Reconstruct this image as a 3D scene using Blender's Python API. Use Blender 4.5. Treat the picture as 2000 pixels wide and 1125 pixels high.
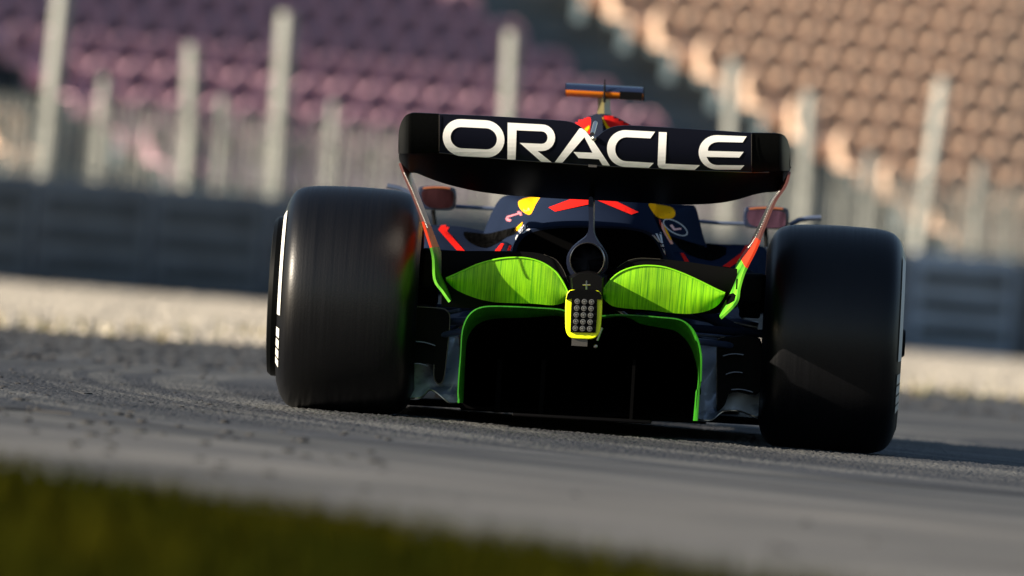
import bpy, bmesh, math, random
import numpy as np
from mathutils import Vector, Matrix
from mathutils.bvhtree import BVHTree
R = math.radians
random.seed(7); rng = np.random.default_rng(7)
for o in list(bpy.data.objects): bpy.data.objects.remove(o)
SC = bpy.context.scene
COL = SC.collection

# ---------------------------------------------------------------- camera
CAM_H = 0.489
FPX = 22000.0                 # focal length in pixels of the 2000 px wide frame
ROLL = R(4.6); PITCH = -29.3 / FPX
fwd = Vector((0, math.cos(PITCH), math.sin(PITCH)))
up0 = Vector((0, -math.sin(PITCH), math.cos(PITCH)))
cx = Vector((1, 0, 0)) * math.cos(ROLL) + up0 * math.sin(ROLL)
cu = Vector((-1, 0, 0)) * math.sin(ROLL) + up0 * math.cos(ROLL)
CAM = Vector((0, 0, CAM_H))
cam = bpy.data.cameras.new('camera'); camo = bpy.data.objects.new('camera', cam); COL.objects.link(camo)
m = Matrix((cx, cu, -fwd)).transposed().to_4x4(); m.translation = CAM
camo.matrix_world = m
cam.sensor_width = 36; cam.lens = FPX * 36 / 2000; cam.clip_end = 2000; cam.clip_start = 0.5
cam.dof.use_dof = True; cam.dof.focus_distance = 35.5; cam.dof.aperture_fstop = 3.8
SC.camera = camo
SC.render.resolution_x = 1024; SC.render.resolution_y = 576
SC.view_settings.view_transform = 'Standard'; SC.view_settings.look = 'None'
SC.view_settings.exposure = 1.42; SC.view_settings.gamma = 1

# ---------------------------------------------------------------- light
ELEV = R(21); AZB = R(21)      # sun from the left, a little behind the car
sund = Vector((-math.cos(ELEV) * math.cos(AZB), -math.cos(ELEV) * math.sin(AZB), math.sin(ELEV)))
sl = bpy.data.lights.new('sun', 'SUN'); sl.energy = 4.6; sl.angle = R(0.5); sl.color = (1, .87, .70)
so = bpy.data.objects.new('sun', sl); COL.objects.link(so)
so.rotation_euler = sund.to_track_quat('Z', 'Y').to_euler(); so.location = (-20, 20, 30)
W = bpy.data.worlds.new('World'); SC.world = W; W.use_nodes = True
wn = W.node_tree; bg = wn.nodes['Background']; sk = wn.nodes.new('ShaderNodeTexSky')
sk.sky_type = 'NISHITA'; sk.sun_disc = False; sk.sun_elevation = ELEV; sk.sun_rotation = math.atan2(sund.x, sund.y) % (2 * math.pi)
wn.links.new(sk.outputs[0], bg.inputs[0]); bg.inputs[1].default_value = 0.05

# ---------------------------------------------------------------- helpers
def ray(px, py): return (fwd + cx * ((px - 1000) / FPX) + cu * (-(py - 562.5) / FPX))
def at(px, py, Y):            # world point seen at a pixel, at depth Y
    d = ray(px, py); return CAM + d * ((Y - CAM.y) / d.y)
def gnd(px, py):              # ground point
    d = ray(px, py); return CAM + d * (-CAM.z / d.z)
def mat(name, col, rough=.5, metal=0., coat=0., var=0., vscale=(8, 8, 8), bump=0., bscale=60., spec=None, col2=None, thr=None):
    M = bpy.data.materials.new(name); M.use_nodes = True; nt = M.node_tree; b = nt.nodes['Principled BSDF']
    b.inputs['Base Color'].default_value = (*col, 1); b.inputs['Roughness'].default_value = rough
    b.inputs['Metallic'].default_value = metal; b.inputs['Coat Weight'].default_value = coat
    b.inputs['Coat Roughness'].default_value = .08
    if spec is not None: b.inputs['Specular IOR Level'].default_value = spec
    tc = nt.nodes.new('ShaderNodeTexCoord')
    if var > 0 or col2:
        mp = nt.nodes.new('ShaderNodeMapping'); mp.inputs['Scale'].default_value = vscale
        nz = nt.nodes.new('ShaderNodeTexNoise'); nz.inputs['Scale'].default_value = 1; nz.inputs['Detail'].default_value = 5
        cr = nt.nodes.new('ShaderNodeValToRGB')
        a, c = thr or (.3, .7)
        cr.color_ramp.elements[0].position = a; cr.color_ramp.elements[1].position = c
        c2 = col2 or tuple(min(1, x * (1 + var)) for x in col)
        c1 = col if col2 else tuple(x * (1 - var) for x in col)
        cr.color_ramp.elements[0].color = (*c1, 1); cr.color_ramp.elements[1].color = (*c2, 1)
        nt.links.new(tc.outputs['Object'], mp.inputs[0]); nt.links.new(mp.outputs[0], nz.inputs[0])
        nt.links.new(nz.outputs[0], cr.inputs[0]); nt.links.new(cr.outputs[0], b.inputs['Base Color'])
    if bump > 0:
        nb = nt.nodes.new('ShaderNodeTexNoise'); nb.inputs['Scale'].default_value = bscale; nb.inputs['Detail'].default_value = 4
        bp = nt.nodes.new('ShaderNodeBump'); bp.inputs['Strength'].default_value = bump; bp.inputs['Distance'].default_value = .01
        nt.links.new(tc.outputs['Object'], nb.inputs[0]); nt.links.new(nb.outputs[0], bp.inputs['Height']); nt.links.new(bp.outputs[0], b.inputs['Normal'])
    return M
def link(o, parent=None):
    COL.objects.link(o)
    if parent is not None: o.parent = parent
    return o
def tag(o, label=None, cat=None, group=None, kind=None):
    if label: o['label'] = label
    if cat: o['category'] = cat
    if group: o['group'] = group
    if kind: o['kind'] = kind
    return o
def empty(name, loc, rz=0):
    o = bpy.data.objects.new(name, None); o.location = loc; o.rotation_euler = (0, 0, rz); o.empty_display_size = .2
    return link(o)

class MB:
    def __init__(s): s.v = []; s.f = []; s.mi = []
    def add(s, vs, fs, mi=0):
        n = len(s.v); s.v += [tuple(v) for v in vs]
        for f in fs: s.f.append([i + n for i in f]); s.mi.append(mi)
    def box(s, lo, hi, mi=0, M=None):
        (a, b, c), (d, e, f) = lo, hi
        vs = [Vector(p) for p in ((a,b,c),(d,b,c),(d,e,c),(a,e,c),(a,b,f),(d,b,f),(d,e,f),(a,e,f))]
        if M is not None: vs = [M @ v for v in vs]
        s.add(vs, [(0,3,2,1),(4,5,6,7),(0,1,5,4),(1,2,6,5),(2,3,7,6),(3,0,4,7)], mi)
    def tube(s, pts, rad, n=10, mi=0, flat=1.0, caps=True):
        pts = [Vector(p) for p in pts]; rs = rad if isinstance(rad, (list, tuple)) else [rad] * len(pts)
        rings = []
        for i, p in enumerate(pts):
            t = (pts[min(i+1, len(pts)-1)] - pts[max(i-1, 0)]).normalized()
            a = t.cross(Vector((0, 1, 0)));
            if a.length < .1: a = t.cross(Vector((0, 0, 1)))
            a.normalize(); b = t.cross(a).normalized()
            rings.append([p + (a * math.cos(2*math.pi*k/n) * flat + b * math.sin(2*math.pi*k/n)) * rs[i] for k in range(n)])
        s.loft(rings, mi, caps)
    def loft(s, rings, mi=0, caps=True, closed=True):
        n = len(rings[0]); vs = [v for r in rings for v in r]; fs = []
        for i in range(len(rings) - 1):
            for k in range(n if closed else n - 1):
                k2 = (k + 1) % n; fs.append((i*n+k, i*n+k2, (i+1)*n+k2, (i+1)*n+k))
        if caps and closed: fs.append(tuple(range(n-1, -1, -1))); fs.append(tuple((len(rings)-1)*n + k for k in range(n)))
        s.add(vs, fs, mi)
    def grid(s, rows, th, mi=0):
        """closed shell: a curved sheet of real thickness th (offset away from the camera side)"""
        nr, nc = len(rows), len(rows[0]); P = [[Vector(p) for p in r] for r in rows]
        N = [[None]*nc for _ in range(nr)]
        for i in range(nr):
            for j in range(nc):
                a = P[min(i+1,nr-1)][j] - P[max(i-1,0)][j]; b = P[i][min(j+1,nc-1)] - P[i][max(j-1,0)]
                n = a.cross(b); n = n.normalized() if n.length > 1e-12 else Vector((0,1,0))
                N[i][j] = n
        ref = sum((n for r in N for n in r), Vector())
        sg = 1 if ref.y >= 0 else -1
        for r in N:
            for j in range(nc):
                if r[j].dot(ref) < 0: r[j] = -r[j]
        vs = [p for r in P for p in r] + [P[i][j] + N[i][j] * sg * th for i in range(nr) for j in range(nc)]
        o = nr * nc; fs = []
        for i in range(nr-1):
            for j in range(nc-1):
                a, b, c, d = i*nc+j, i*nc+j+1, (i+1)*nc+j+1, (i+1)*nc+j
                fs += [(a,b,c,d), (o+d,o+c,o+b,o+a)]
        for i in range(nr-1):
            for j in (0, nc-1):
                a, d = i*nc+j, (i+1)*nc+j; fs.append((a,d,o+d,o+a))
        for j in range(nc-1):
            for i in (0, nr-1):
                a, b = i*nc+j, i*nc+j+1; fs.append((a,b,o+b,o+a))
        s.add(vs, fs, mi)
    def prism(s, poly, off, mi=0):
        n = len(poly); off = Vector(off); vs = [Vector(p) for p in poly]; vs += [v + off for v in vs]
        s.add(vs, [tuple(range(n)), tuple(range(2*n-1, n-1, -1))] + [(k, (k+1)%n, n+(k+1)%n, n+k) for k in range(n)], mi)
    def lathe(s, prof, n=96, c=(0,0,0), mi=0, axis='X', a0=0, a1=2*math.pi):
        full = abs(a1 - a0 - 2*math.pi) < 1e-6; c = Vector(c); rings = []
        for k in range(n if full else n+1):
            a = a0 + (a1-a0)*k/n; ca, sa = math.cos(a), math.sin(a)
            rings.append([c + (Vector((x, ca*r, sa*r)) if axis == 'X' else Vector((ca*r, x, sa*r))) for x, r in prof])
        m_ = len(prof); vs = [v for r in rings for v in r]; fs = []
        for i in range(len(rings) if full else len(rings)-1):
            i2 = (i+1) % len(rings)
            for k in range(m_-1): fs.append((i*m_+k, i*m_+k+1, i2*m_+k+1, i2*m_+k))
        s.add(vs, fs, mi)
    def sphere(s, c, r, mi=0, sc=(1,1,1), n=8):
        rings = []; c = Vector(c)
        for i in range(1, n):
            a = math.pi*i/n
            rings.append([c + Vector((math.sin(a)*math.cos(2*math.pi*k/(2*n))*r*sc[0], math.sin(a)*math.sin(2*math.pi*k/(2*n))*r*sc[1], math.cos(a)*r*sc[2])) for k in range(2*n)])
        s.loft(rings, mi)
    def build(s, name, mats, parent=None, smooth=True, bevel=0, M=None, fixn=True, angle=35):
        me = bpy.data.meshes.new(name)
        vs = s.v if M is None else [tuple(M @ Vector(v)) for v in s.v]
        me.from_pydata(vs, [], s.f); mats = mats if isinstance(mats, (list, tuple)) else [mats]
        for x in mats: me.materials.append(x)
        me.polygons.foreach_set('material_index', s.mi)
        if fixn:
            bm = bmesh.new(); bm.from_mesh(me); bmesh.ops.recalc_face_normals(bm, faces=bm.faces[:]); bm.to_mesh(me); bm.free()
        if smooth:
            me.polygons.foreach_set('use_smooth', [True]*len(me.polygons)); me.set_sharp_from_angle(angle=R(angle))
        o = bpy.data.objects.new(name, me)
        if bevel:
            bv = o.modifiers.new('bevel', 'BEVEL'); bv.width = bevel; bv.segments = 2; bv.limit_method = 'ANGLE'
        return link(o, parent)
def interp(tab, x):
    return float(np.interp(x, [p[0] for p in tab], [p[1] for p in tab]))
def smooth_poly(pts, n=6):     # closed Catmull-Rom
    out = []; L = len(pts)
    for i in range(L):
        p0, p1, p2, p3 = (np.array(pts[(i+k) % L], float) for k in (-1, 0, 1, 2))
        for k in range(n):
            t = k/n; out.append(tuple(.5*((2*p1) + (p2-p0)*t + (2*p0-5*p1+4*p2-p3)*t*t + (3*p1-p0-3*p2+p3)*t**3)))
    return out
def smooth_line(pts, n=6):
    out = []; L = len(pts); g = lambda i: np.array(pts[max(0, min(L-1, i))], float)
    for i in range(L-1):
        p0, p1, p2, p3 = g(i-1), g(i), g(i+1), g(i+2)
        for k in range(n):
            t = k/n; out.append(tuple(.5*((2*p1) + (p2-p0)*t + (2*p0-5*p1+4*p2-p3)*t*t + (3*p1-p0-3*p2+p3)*t**3)))
    out.append(tuple(pts[-1])); return out

# ---------------------------------------------------------------- ground
def sheet(name, poly, z, m, label=None):
    b = MB(); b.add([(x, y, z) for x, y in poly], [tuple(range(len(poly)))]); o = b.build(name, m, smooth=False, fixn=False)
    if o.data.polygons[0].normal.z < 0: o.data.flip_normals()
    o['kind'] = 'structure'; return o
m_ground = mat('dry_ground', (.16, .145, .11), .9, var=.3, vscale=(.3, .3, 1))
sheet('ground', [(-900, -200), (900, -200), (900, 1500), (-900, 1500)], -.03, m_ground)

# asphalt with rubbered-in arcs
def asphalt():
    M = bpy.data.materials.new('asphalt'); M.use_nodes = True; nt = M.node_tree; b = nt.nodes['Principled BSDF']; N = nt.nodes.new; Lk = nt.links.new
    tc = N('ShaderNodeNewGeometry')
    def mth(op, a, c=None):
        x = N('ShaderNodeMath'); x.operation = op
        for i, v in enumerate((a, c)):
            if v is None: continue
            if isinstance(v, (int, float)): x.inputs[i].default_value = v
            else: Lk(v, x.inputs[i])
        return x.outputs[0]
    sep = N('ShaderNodeSeparateXYZ'); Lk(tc.outputs['Position'], sep.inputs[0]); X, Y = sep.outputs[0], sep.outputs[1]
    wob = N('ShaderNodeTexNoise'); wob.inputs['Scale'].default_value = .35; wob.inputs['Detail'].default_value = 2; Lk(tc.outputs['Position'], wob.inputs[0])
    w = mth('MULTIPLY', mth('SUBTRACT', wob.outputs[0], .5), .5)
    # distance to the centre of the turn marks
    dx = mth('SUBTRACT', X, 2.6); dy = mth('MULTIPLY', mth('SUBTRACT', Y, 41.5), .30)
    d = mth('ADD', mth('SQRT', mth('ADD', mth('MULTIPLY', dx, dx), mth('MULTIPLY', dy, dy))), mth('MULTIPLY', w, .25))
    n1 = N('ShaderNodeTexNoise'); n1.noise_dimensions = '1D'; n1.inputs['Scale'].default_value = 2.2; n1.inputs['Detail'].default_value = 4; n1.inputs['Roughness'].default_value = .6; Lk(d, n1.inputs['W'])
    r1 = N('ShaderNodeMapRange'); r1.inputs[1].default_value = .45; r1.inputs[2].default_value = .53; Lk(n1.outputs[0], r1.inputs[0])
    # racing-line bands running across the view
    line = mth('ADD', mth('ADD', Y, mth('MULTIPLY', X, .62)), mth('MULTIPLY', w, 1.5))
    n2 = N('ShaderNodeTexNoise'); n2.noise_dimensions = '1D'; n2.inputs['Scale'].default_value = .8; n2.inputs['Detail'].default_value = 3; Lk(line, n2.inputs['W'])
    r2 = N('ShaderNodeMapRange'); r2.inputs[1].default_value = .45; r2.inputs[2].default_value = .62; Lk(n2.outputs[0], r2.inputs[0])
    # dust increases towards the grass verge
    dust = N('ShaderNodeMapRange'); dust.inputs[1].default_value = 30.5; dust.inputs[2].default_value = 25.5; Lk(line, dust.inputs[0])
    fine = N('ShaderNodeTexNoise'); fine.inputs['Scale'].default_value = 90; fine.inputs['Detail'].default_value = 3; Lk(tc.outputs['Position'], fine.inputs[0])
    big = N('ShaderNodeTexNoise'); big.inputs['Scale'].default_value = .8; big.inputs['Detail'].default_value = 6; Lk(tc.outputs['Position'], big.inputs[0])
    smap = N('ShaderNodeMapping'); smap.inputs['Rotation'].default_value = (0, 0, .55); smap.inputs['Scale'].default_value = (.9, .55, 1); Lk(tc.outputs['Position'], smap.inputs[0])
    stk = N('ShaderNodeTexNoise'); stk.inputs['Scale'].default_value = 1; stk.inputs['Detail'].default_value = 7; stk.inputs['Roughness'].default_value = .7; Lk(smap.outputs[0], stk.inputs[0])
    def mix(f, a, c):
        x = N('ShaderNodeMix'); x.data_type = 'RGBA'
        if isinstance(f, float): x.inputs[0].default_value = f
        else: Lk(f, x.inputs[0])
        for i, v in ((6, a), (7, c)):
            if isinstance(v, tuple): x.inputs[i].default_value = (*v, 1)
            else: Lk(v, x.inputs[i])
        return x.outputs[2]
    base = mix(fine.outputs[0], (.050, .052, .052), (.122, .123, .120))
    c = mix(mth('MULTIPLY', r1.outputs[0], .85), base, (.026, .028, .034))
    c = mix(mth('MULTIPLY', r2.outputs[0], .6), c, (.036, .038, .043))
    c = mix(mth('MULTIPLY', dust.outputs[0], mth('MULTIPLY', stk.outputs[0], .95)), c, (.165, .156, .14))
    mb = N('ShaderNodeMix'); mb.data_type = 'RGBA'; mb.blend_type = 'MULTIPLY'; mb.inputs[0].default_value = .7
    gr = N('ShaderNodeMapRange'); gr.inputs[1].default_value = .3; gr.inputs[2].default_value = .7; gr.inputs[3].default_value = .4; gr.inputs[4].default_value = 1.3; Lk(big.outputs[0], gr.inputs[0])
    Lk(c, mb.inputs[6]); Lk(gr.outputs[0], mb.inputs[7]); Lk(mb.outputs[2], b.inputs['Base Color'])
    b.inputs['Roughness'].default_value = .75; b.inputs['Specular IOR Level'].default_value = .3
    bp = N('ShaderNodeBump'); bp.inputs['Strength'].default_value = .5; bp.inputs['Distance'].default_value = .006; Lk(fine.outputs[0], bp.inputs['Height']); Lk(bp.outputs[0], b.inputs['Normal'])
    return M
m_asph = asphalt()
gA = gnd(0, 930); gB = gnd(1270, 1124)           # verge edge
vd = (gB - gA).xy.normalized(); v0 = gA.xy - vd*60; v1 = gA.xy + vd*60
hA = gnd(0, 640); hB = gnd(2000, 778); hd = (hB - hA).xy.normalized(); h0 = hA.xy - hd*150; h1 = hA.xy + hd*150
sheet('track', [tuple(v0), tuple(v1), tuple(h1), tuple(h0)], 0.0, m_asph)
# coarse aggregate relief of the asphalt around the car (real bumps)
nx, ny = 900, 330
xs = np.linspace(-2.1, 2.5, nx); ys = np.linspace(30.5, 43.5, ny)
X, Y = np.meshgrid(xs, ys); Z = rng.random((ny, nx))**2 * .0055 + .0015
X = X + (rng.random(X.shape)-.5)*.003
edge = np.minimum(np.minimum((Y-30.5)/2.0, (43.5-Y)/3), 1.0).clip(0, 1); edge2 = np.minimum(np.minimum((X+2.1)/.5, (2.5-X)/.5), 1).clip(0, 1)
Z = Z*edge*edge2 + .0012*1
me = bpy.data.meshes.new('track_aggregate'); V = np.stack([X, Y, Z], -1).reshape(-1, 3).astype(np.float32)
ii = np.arange(ny-1)[:, None]*nx + np.arange(nx-1)[None, :]; F = np.stack([ii, ii+1, ii+1+nx, ii+nx], -1).reshape(-1, 4)
me.vertices.add(len(V)); me.vertices.foreach_set('co', V.ravel()); me.loops.add(F.size); me.loops.foreach_set('vertex_index', F.ravel().astype(np.int32))
me.polygons.add(len(F)); me.polygons.foreach_set('loop_start', np.arange(0, F.size, 4, dtype=np.int32)); me.update(calc_edges=True); me.validate()
me.materials.append(m_asph); o = link(bpy.data.objects.new('track_aggregate', me)); o['kind'] = 'structure'

# gravel trap with real stones over a sheet
m_grav = mat('gravel', (.24, .22, .19), .9, col2=(.44, .405, .345), vscale=(2.5, .8, 3), bump=.6, bscale=30)
wA = gnd(0, 551); wB = gnd(2000, 703); wd = (wB - wA).xy.normalized()
sheet('gravel_trap', [tuple(h0), tuple(h1), (h1.x, 190), (h0.x, 190)], .004, m_grav)
N_ = 26000; T = rng.random(N_); pxs = (rng.random(N_)-.5)*14
yy = 57 + 50*T; xx = pxs*(yy/110)*1.4
ok = yy > np.array([hA.y + (x-hA.x)*hd.y/hd.x for x in xx]) + .3 - rng.random(N_)**3*2
xx, yy = xx[ok], yy[ok]; n = len(xx); s = .012 + rng.random(n)*.022
base = np.array([(1,0,0),(0,1,0),(-1,0,0),(0,-1,0),(0,0,.8),(0,0,-.3)], float)
a = rng.random(n)*6.28; ca, sa = np.cos(a), np.sin(a)
V = base[None]*s[:, None, None]*(1+.4*rng.random((n, 6, 1)))
Vx = V[..., 0]*ca[:, None]-V[..., 1]*sa[:, None]+xx[:, None]; Vy = V[..., 0]*sa[:, None]+V[..., 1]*ca[:, None]+yy[:, None]; Vz = V[..., 2]+.008
V = np.stack([Vx, Vy, Vz], -1).reshape(-1, 3)
f0 = np.array([(0,1,4),(1,2,4),(2,3,4),(3,0,4),(1,0,5),(2,1,5),(3,2,5),(0,3,5)]); F = (f0[None]+np.arange(n)[:, None, None]*6).reshape(-1, 3)
def npmesh(name, V, F, m_):
    me = bpy.data.meshes.new(name); k = F.shape[1]
    me.vertices.add(len(V)); me.vertices.foreach_set('co', V.astype(np.float32).ravel()); me.loops.add(F.size); me.loops.foreach_set('vertex_index', F.ravel().astype(np.int32))
    me.polygons.add(len(F)); me.polygons.foreach_set('loop_start', np.arange(0, F.size, k, dtype=np.int32)); me.update(calc_edges=True); me.validate()
    me.materials.append(m_); return bpy.data.objects.new(name, me)
tag(link(npmesh('gravel', V, F, m_grav)), 'pale beige gravel stones lying in the run-off trap before the wall', 'gravel', kind='stuff')

# grass verge in the foreground
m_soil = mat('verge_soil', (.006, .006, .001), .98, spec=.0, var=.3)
def verge_y(x): return gA.y + (x-gA.x)*vd.y/vd.x
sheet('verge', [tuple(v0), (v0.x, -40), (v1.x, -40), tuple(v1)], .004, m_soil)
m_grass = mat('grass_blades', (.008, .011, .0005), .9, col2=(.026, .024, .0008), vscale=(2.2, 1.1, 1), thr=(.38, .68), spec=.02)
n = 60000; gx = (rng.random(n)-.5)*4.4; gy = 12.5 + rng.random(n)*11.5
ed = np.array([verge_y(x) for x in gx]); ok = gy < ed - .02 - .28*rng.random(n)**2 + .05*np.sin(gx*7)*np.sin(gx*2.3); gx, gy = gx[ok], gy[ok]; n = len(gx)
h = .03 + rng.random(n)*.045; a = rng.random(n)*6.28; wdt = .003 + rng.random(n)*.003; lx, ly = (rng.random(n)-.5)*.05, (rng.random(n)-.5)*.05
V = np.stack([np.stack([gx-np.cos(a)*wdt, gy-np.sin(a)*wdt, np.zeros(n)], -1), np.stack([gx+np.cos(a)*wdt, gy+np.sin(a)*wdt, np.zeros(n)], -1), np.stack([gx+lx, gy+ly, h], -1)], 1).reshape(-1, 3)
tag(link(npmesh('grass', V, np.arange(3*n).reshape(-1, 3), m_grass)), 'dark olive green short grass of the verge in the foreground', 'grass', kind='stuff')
# tufts growing at the edge of the gravel
m_tuft = mat('weed_blades', (.10, .11, .03), .7, col2=(.20, .15, .06), vscale=(3, 3, 3))
n = 2600; cx_ = []; 
clumps = [(485, 662, .35, 420), (340, 662, .18, 160), (20, 640, 1.0, 500), (80, 645, .6, 300), (180, 650, .4, 200), (1850, 772, .8, 350), (1960, 780, .6, 300), (1780, 765, .4, 200)]
VV = []
for (px, py, sp, k) in clumps:
    c = gnd(px, py)
    for i in range(k//9):
        x = c.x + random.gauss(0, sp*.5); y = c.y + random.gauss(0, sp*1.5); hh = random.uniform(.03, .13); an = random.random()*3.14; w_ = .008
        VV += [(x-math.cos(an)*w_, y-math.sin(an)*w_, 0), (x+math.cos(an)*w_, y+math.sin(an)*w_, 0), (x+random.gauss(0, .03), y+random.gauss(0, .03), hh)]
V = np.array(VV); tag(link(npmesh('weeds', V, np.arange(len(V)).reshape(-1, 3), m_tuft)), 'low dry weeds growing along the edge of the gravel', 'weeds', kind='stuff')

# ---------------------------------------------------------------- barrier blocks
m_bar = mat('barrier_plastic', (.078, .096, .120), .65, var=.35, vscale=(1.6, 1.6, 5), bump=.15, bscale=6)
m_bar2 = mat('barrier_plastic_pale', (.19, .25, .33), .55, var=.35, vscale=(1.2, 1.2, 5), bump=.15, bscale=6)
m_rib = mat('barrier_band', (.040, .050, .060), .8, var=.4, vscale=(1.5, 1.5, 6))
m_strap = mat('barrier_strap', (.015, .018, .022), .7)
WY0, WY1 = wA, wB
def barrier(m_, w):
    root = empty('barrier_block', (0, 0, 0))
    b = MB(); b.box((-w/2+.02, 0, 0), (w/2-.02, .55, 1.06)); body = b.build('block_body', m_, root, bevel=.05)
    for zc in (.16, .44, .72):
        b = MB(); b.box((-w/2+.16, -.035, zc), (w/2-.18, .003, zc+.15)); b.build('block_rib', m_rib, root, bevel=.02)
    b = MB(); b.box((w/2-.012, .05, .02), (w/2+.012, .5, 1.0)); b.build('joint_strap', m_strap, root)
    return root
def copy_tree(o, parent=None):
    c = o.copy(); COL.objects.link(c); c.parent = parent
    for ch in [x for x in bpy.data.objects if x.parent == o]: copy_tree(ch, c)
    return c
WDIR = Vector((wd.x, wd.y, 0)); WN = Vector((-wd.y, wd.x, 0)); WANG = math.atan2(wd.y, wd.x)
def at_wall(px, py, back=0.):          # point seen at a pixel on a vertical plane parallel to the barrier
    o_ = Vector((wA.x, wA.y, 0)) + WN*back; d = ray(px, py); t = (o_ - CAM).dot(WN)/d.dot(WN); return CAM + d*t
joints = [-175, 55, 285, 510, 740, 975, 1210, 1445, 1675, 1775, 1985, 2220]
names = {0: 'dark blue barrier block cut by the left edge of the photo', 1: 'dark blue barrier block second from the left edge, with three sunken bands', 2: 'dark blue barrier block just left of the left rear tyre',
         3: 'dark blue barrier block straight behind the left rear tyre', 4: 'dark blue barrier block behind the left mirror of the car', 5: 'dark blue barrier block behind the engine cover of the car', 6: 'dark blue barrier block behind the right part of the rear wing', 7: 'dark blue barrier block behind the left side of the right rear tyre',
         8: 'narrow dark barrier block peeking out behind the right tyre edge', 9: 'pale weathered blue barrier block right of the right rear tyre', 10: 'dark blue barrier block at the right edge of the photo'}
for i in range(len(joints)-1):
    j0, j1 = at_wall(joints[i], 600), at_wall(joints[i+1], 600); w = (j1-j0).xy.length
    o = barrier(m_bar2 if i == 9 else m_bar, w); p = (j0+j1)/2
    o.location = (p.x, p.y, 0); o.rotation_euler = (0, 0, WANG)
    tag(o, names[i], 'barrier', 'barrier blocks lined up behind the gravel')

# ---------------------------------------------------------------- fences
m_post = mat('galvanised_post', (.21, .22, .205), .55, metal=.1, var=.15, vscale=(6, 6, 1.5))
m_wire = mat('wire', (.20, .21, .19), .5, metal=.1)
def fence(name, posts, back, wid, wire_h, u0, u1, step, wr, label):
    o_ = Vector((wA.x, wA.y, 0)) + WN*back
    root = empty(name, o_, WANG); tag(root, label, 'fence'); inv = root.matrix_basis.inverted()
    for (px, pt, pb, lean) in posts:
        b = inv @ at_wall(px, pb, back); t = inv @ at_wall(px + (pb-pt)*.0805 + lean, pt, back)
        k = (t.x-b.x)/max(.1, t.z-b.z); w = wid*(.9 + .25*random.random()); m_ = MB()
        m_.box((-w/2, -w/2, 0), (w/2, w/2, t.z), M=Matrix.Translation((b.x - k*b.z, 0, 0)) @ Matrix(((1,0,k,0),(0,1,0,0),(0,0,1,0),(0,0,0,1))))
        m_.build('post', m_post, root, bevel=.01)
    m_ = MB(); x = u0
    while x < u1:
        ht = wire_h * (1 + .01*random.random())
        m_.box((x-wr, -wid*.6-wr, .0), (x+wr, -wid*.6+wr, ht)); x += step*(.9+.2*random.random())
    for z in (1.15, 1.65, wire_h):
        m_.box((u0, -wid*.6-.014, z-wr*1.5), (u1, -wid*.6-.008, z+wr*1.5))
    m_.build('wire_mesh', m_wire, root, smooth=False)
fence('catch_fence', [(88, -160, 330, 10), (368, 88, 345, -12), (540, 25, 362, -6), (985, 62, 420, -12), (1420, 118, 440, -10), (1570, 180, 440, -8), (1797, 155, 470, 22), (-130, -60, 300, 0), (2120, 60, 490, 0)],
      .9, .125, 1.85, -2.5, 18.5, .12, .008, 'tall galvanised catch fence with wire mesh behind the barrier blocks')
fence('spectator_fence', [(192, 150, 330, 0), (424, 190, 350, 0), (640, 200, 365, 0), (1690, 300, 450, 0), (1905, 320, 480, 0)],
      4.5, .075, 1.75, -3, 20, .16, .006, 'lower mesh fence with thin posts between catch fence and grandstand')

# ---------------------------------------------------------------- grandstand
TH = R(42.6); bk = Vector((-math.sin(TH), math.cos(TH), 0)); rw = Vector((math.cos(TH), math.sin(TH), 0))
P0 = at(322, 312, 119.5); P0.z -= .0
TREAD, RISE, SP = .8, .315, .5
m_conc = mat('stand_concrete', (.085, .12, .14), .9, var=.3, vscale=(1, 1, 1))
m_conc2 = mat('stand_concrete_step', (.05, .075, .09), .9, var=.3, vscale=(1, 1, 1))
m_shade_roof = mat('shade_roof_white', (.6, .6, .6), .8)
stand = empty('grandstand', (P0.x, P0.y, 0), TH); tag(stand, 'concrete grandstand terrace with stepped aisles behind the fences', 'grandstand')
rows = 11; b = MB(); z0 = P0.z - .42
for r in range(rows):
    b.box((-14, r*TREAD-.45, 0 if r == 0 else z0+(r-1)*RISE-.1), (34, r*TREAD+TREAD-.45, z0+r*RISE))
b.build('terrace', m_conc, stand, smooth=False)
def aisle(c0, c1):
    b = MB()
    for r in range(rows):
        b.box((c0*SP, r*TREAD-.45-.4, z0+(r-1)*RISE-.02), (c1*SP, r*TREAD-.45+.002, z0+r*RISE-RISE*.5))
    b.build('aisle_stair', m_conc2, stand, smooth=False)
b = MB(); b.box((-14, -.6, 0), (34, -.46, z0+.02)); b.build('front_wall', m_conc, stand)
b = MB(); b.box((-95, 13.6, 14.0), (-18, 34, 14.35)); b.build('shade_roof', m_shade_roof, stand)  # unseen slab, added and cut short to shade the upper mauve rows
b = MB()
for xx_ in range(-93, -15, 11): b.box((xx_-.2, 20.0, 0), (xx_+.2, 20.4, 14.0))
b.build('shade_roof_columns', m_conc, stand)  # unseen supports of the added shading slab
m_sp = mat('seat_mauve', (.55, .33, .40), .6, var=.25, vscale=(.4, .4, .4)); m_sb = mat('seat_sand', (.76, .53, .38), .6, var=.12, vscale=(.5, .5, .5))
m_sph = mat('seat_mauve_hollow_shade', (.22, .12, .15), .8, var=.3, vscale=(.4, .4, .4)); m_sbh = mat('seat_sand_hollow_shade', (.38, .27, .19), .8, var=.3, vscale=(.5, .5, .5))  # darker tones paint the shade inside the hollow of each back
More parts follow.
